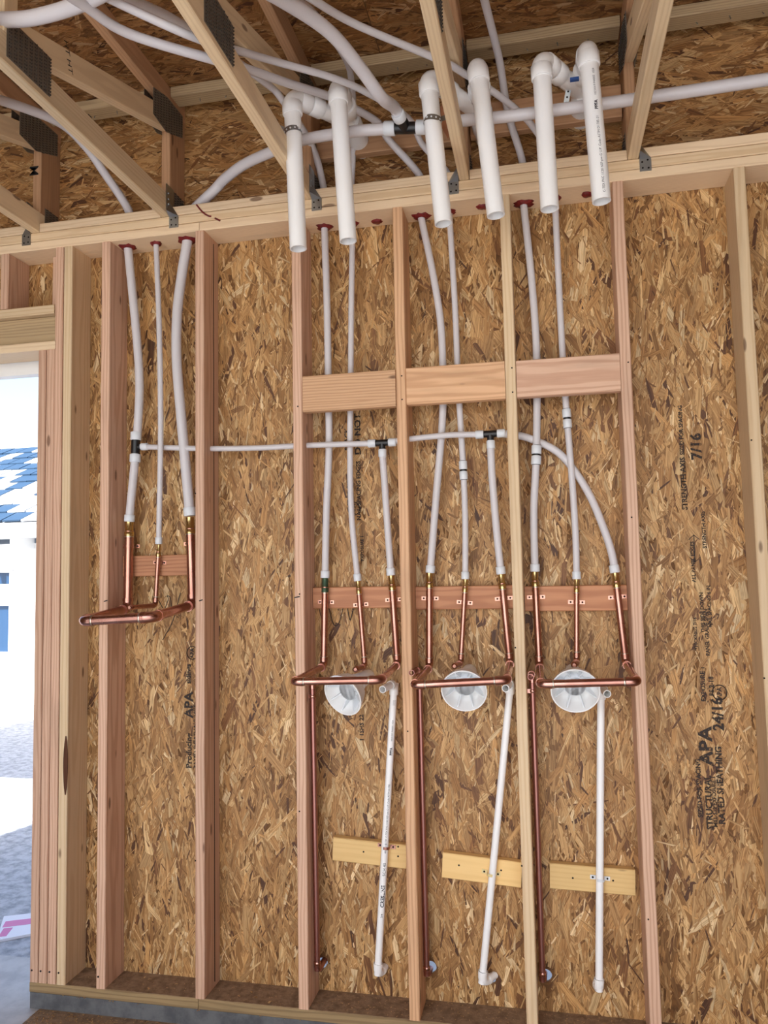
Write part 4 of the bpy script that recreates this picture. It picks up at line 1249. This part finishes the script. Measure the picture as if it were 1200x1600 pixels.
wire('thin dark wire loop beside the slanting riser of the left cup bay', [(1.3901, 0.1300, 1.4400), (1.3991, 0.1320, 1.3927), (1.4105, 0.1300, 1.4274), (1.4185, 0.1300, 1.4446)])

# sawdust on the plate and floor
sr = random.Random(3)
chips = MB()
def chip(x, y, z, s):
    a, b_ = sr.uniform(0, math.pi), sr.uniform(0.2, 0.5)
    c_, s_ = math.cos(a), math.sin(a)
    pts = []
    for u_, v_, w_ in ((-1, -b_, 0), (0, -b_, 0.5), (1, -b_, 0), (1, b_, 0), (0, b_, 0.5), (-1, b_, 0)):
        pts.append((x + s * (u_ * c_ - v_ * s_), y + s * (u_ * s_ + v_ * c_), z + s * w_ * 0.6))
    chips.add(pts, [(0, 1, 4, 5), (1, 2, 3, 4), (5, 4, 1, 0), (4, 3, 2, 1)])
for _ in range(420):
    x = sr.uniform(0.3, 2.8) if sr.random() < 0.4 else sr.uniform(1.3, 2.4)
    chip(x, sr.uniform(0.01, 0.132), 0.002, sr.uniform(0.001, 0.004))
for _ in range(10):
    chip(sr.uniform(0.2, 1.2), sr.uniform(0.01, 0.12), 0.003, sr.uniform(0.005, 0.009))
for _ in range(500):
    chip(0.15 + abs(sr.gauss(0, 0.5)), -abs(sr.gauss(0, 0.10)) - 0.002, FLOOR + 0.002, sr.uniform(0.002, 0.006))
for _ in range(12):
    chip(sr.uniform(0.2, 1.3), -0.004, sr.uniform(-0.04, -0.036), sr.uniform(0.003, 0.006))
ch = obj('sawdust', chips, M['chip'])
tag(ch, 'pale sawdust and wood shavings scattered along the sill plate and floor', 'sawdust', None, 'stuff')
dp = obj('floor_dirt', MB().box((0.155, -0.35, FLOOR), (4.5, 0.004, FLOOR + 0.002)), M['dirt'])
tag(dp, 'brown dirt drifted along the foot of the concrete curb', 'dirt', None, 'stuff')

# ================================================================= OUTSIDE THE DOOR
bt = thing('printed_sheet', 'white and pink printed sheet lying on the ground outside the door', 'sheet', (-0.5714, 0.7959, -0.2000))
c00, c10, c11, c01 = map(Vector, ((-0.5597, 0.6599, -0.2000), (-0.4079, 0.7736, -0.2000), (-0.5563, 0.9775, -0.2000), (-0.7099, 0.9062, -0.2000)))
def slab(mb, q, z0, z1):
    mb.add([(p.x, p.y, z0) for p in q] + [(p.x, p.y, z1) for p in q], [(3, 2, 1, 0), (4, 5, 6, 7)] + [(i, (i + 1) % 4, 4 + (i + 1) % 4, 4 + i) for i in range(4)])
    return mb
obj('sheet', slab(MB(), (c00, c10, c11, c01), -0.204, -0.192), M['card'], bt)
lp = lambda u_, v_: (c00 * (1 - u_) + c10 * u_) * (1 - v_) + (c01 * (1 - u_) + c11 * u_) * v_
obj('pink_band', slab(MB(), (lp(.05, .5), lp(.95, .45), lp(.95, .72), lp(.1, .75)), -0.192, -0.1912), M['pink'], bt)
obj('pink_band', slab(MB(), (lp(.02, .12), lp(.22, .1), lp(.34, .42), lp(.1, .45)), -0.192, -0.1912), M['pink'], bt)

hs = thing('neighbour_house', 'white stucco house with a slate tile roof seen through the door opening', 'house', (-5.4, 7.0, -0.2))
HY = 7.0
def wall_rect(x0, x1, z0, z1):
    return MB().box((x0, HY, z0), (x1, HY + 0.15, z1))
win = [(-6.3, -5.375, 0.50, 1.26), (-6.3, -5.375, 1.47, 1.74)]
body = MB()
body.box((-14, HY, -0.2), (-6.3, HY + 0.15, 2.1))
body.box((-5.375, HY, -0.2), (2.5, HY + 0.15, 2.1))
body.box((-6.3, HY, -0.2), (-5.375, HY + 0.15, 0.50))
body.box((-6.3, HY, 1.26), (-5.375, HY + 0.15, 1.47))
body.box((-6.3, HY, 1.74), (-5.375, HY + 0.15, 2.1))
body.box((-14, HY + 0.15, -0.2), (2.5, HY + 6, 2.1))
obj('wall', body, M['stucco'], hs)
for x0, x1, z0, z1 in win:
    f = MB()
    for a, b_ in (((x0, HY - 0.02, z0), (x1, HY + 0.05, z0 + 0.05)), ((x0, HY - 0.02, z1 - 0.05), (x1, HY + 0.05, z1)),
                  ((x0, HY - 0.02, z0 + 0.05), (x0 + 0.05, HY + 0.05, z1 - 0.05)), ((x1 - 0.05, HY - 0.02, z0 + 0.05), (x1, HY + 0.05, z1 - 0.05)), ((-5.87, HY - 0.02, z0 + 0.05), (-5.83, HY + 0.05, z1 - 0.05))):
        f.box(a, b_)
    wf = obj('window', f, M['trim'], hs)
    obj('pane', MB().box((x0 + 0.04, HY + 0.03, z0 + 0.04), (x1 - 0.04, HY + 0.04, z1 - 0.04)), M['glass'], wf)
obj('sill', MB().box((-6.35, HY - 0.06, 0.42), (-5.33, HY, 0.50)), M['trim'], hs)
obj('fascia', MB().box((-14, HY - 0.42, 2.17), (2.5, HY - 0.38, 2.36)), M['trim'], hs)
obj('soffit', MB().box((-14, HY - 0.38, 2.17), (2.5, HY + 0.02, 2.20)), M['trim'], hs)
SL = 0.5
for k in range(8):
    x = -6.9 + 0.61 * k
    obj('rafter_tail', MB().box((x - 0.03, HY - 0.44, 2.02), (x + 0.03, HY, 2.17)), M['trim'], hs)
obj('roof', MB().add([(-14, HY - 0.44, 2.36), (2.5, HY - 0.44, 2.36), (2.5, HY + 3.4, 2.36 + 3.84 * SL), (-14, HY + 3.4, 2.36 + 3.84 * SL), (2.5, HY + 6.5, 2.2), (-14, HY + 6.5, 2.2)],
                     [(0, 1, 2, 3), (3, 2, 4, 5), (0, 3, 5), (1, 4, 2)]), M['tile_pale'], hs)
tw, tl = 0.30, 0.34
up_v = Vector((0, 1, SL)).normalized()
nrm = Vector((0, -SL, 1)).normalized()
tm = MB().obox((0, 0, 0), (tw / 2 - 0.008, 0, 0), up_v * (tl / 2 + 0.02), nrm * 0.011)
meshes = [tm.mesh('roof_tile', M['tile_blue']), tm.mesh('roof_tile', M['tile_pale'])]
tr_ = random.Random(5)
for row in range(11):
    for colm in range(18):
        p = Vector((-9.6 + colm * tw + (tw / 2 if row % 2 else 0), HY - 0.40, 2.37)) + up_v * (row + 0.5) * tl + nrm * (0.028 + tr_.uniform(0, 0.010))
        o = place('roof_tile', meshes[0 if tr_.random() < 0.55 else 1], p, hs)
        o.rotation_euler = (math.radians(-3.5), 0, tr_.uniform(-0.02, 0.02))
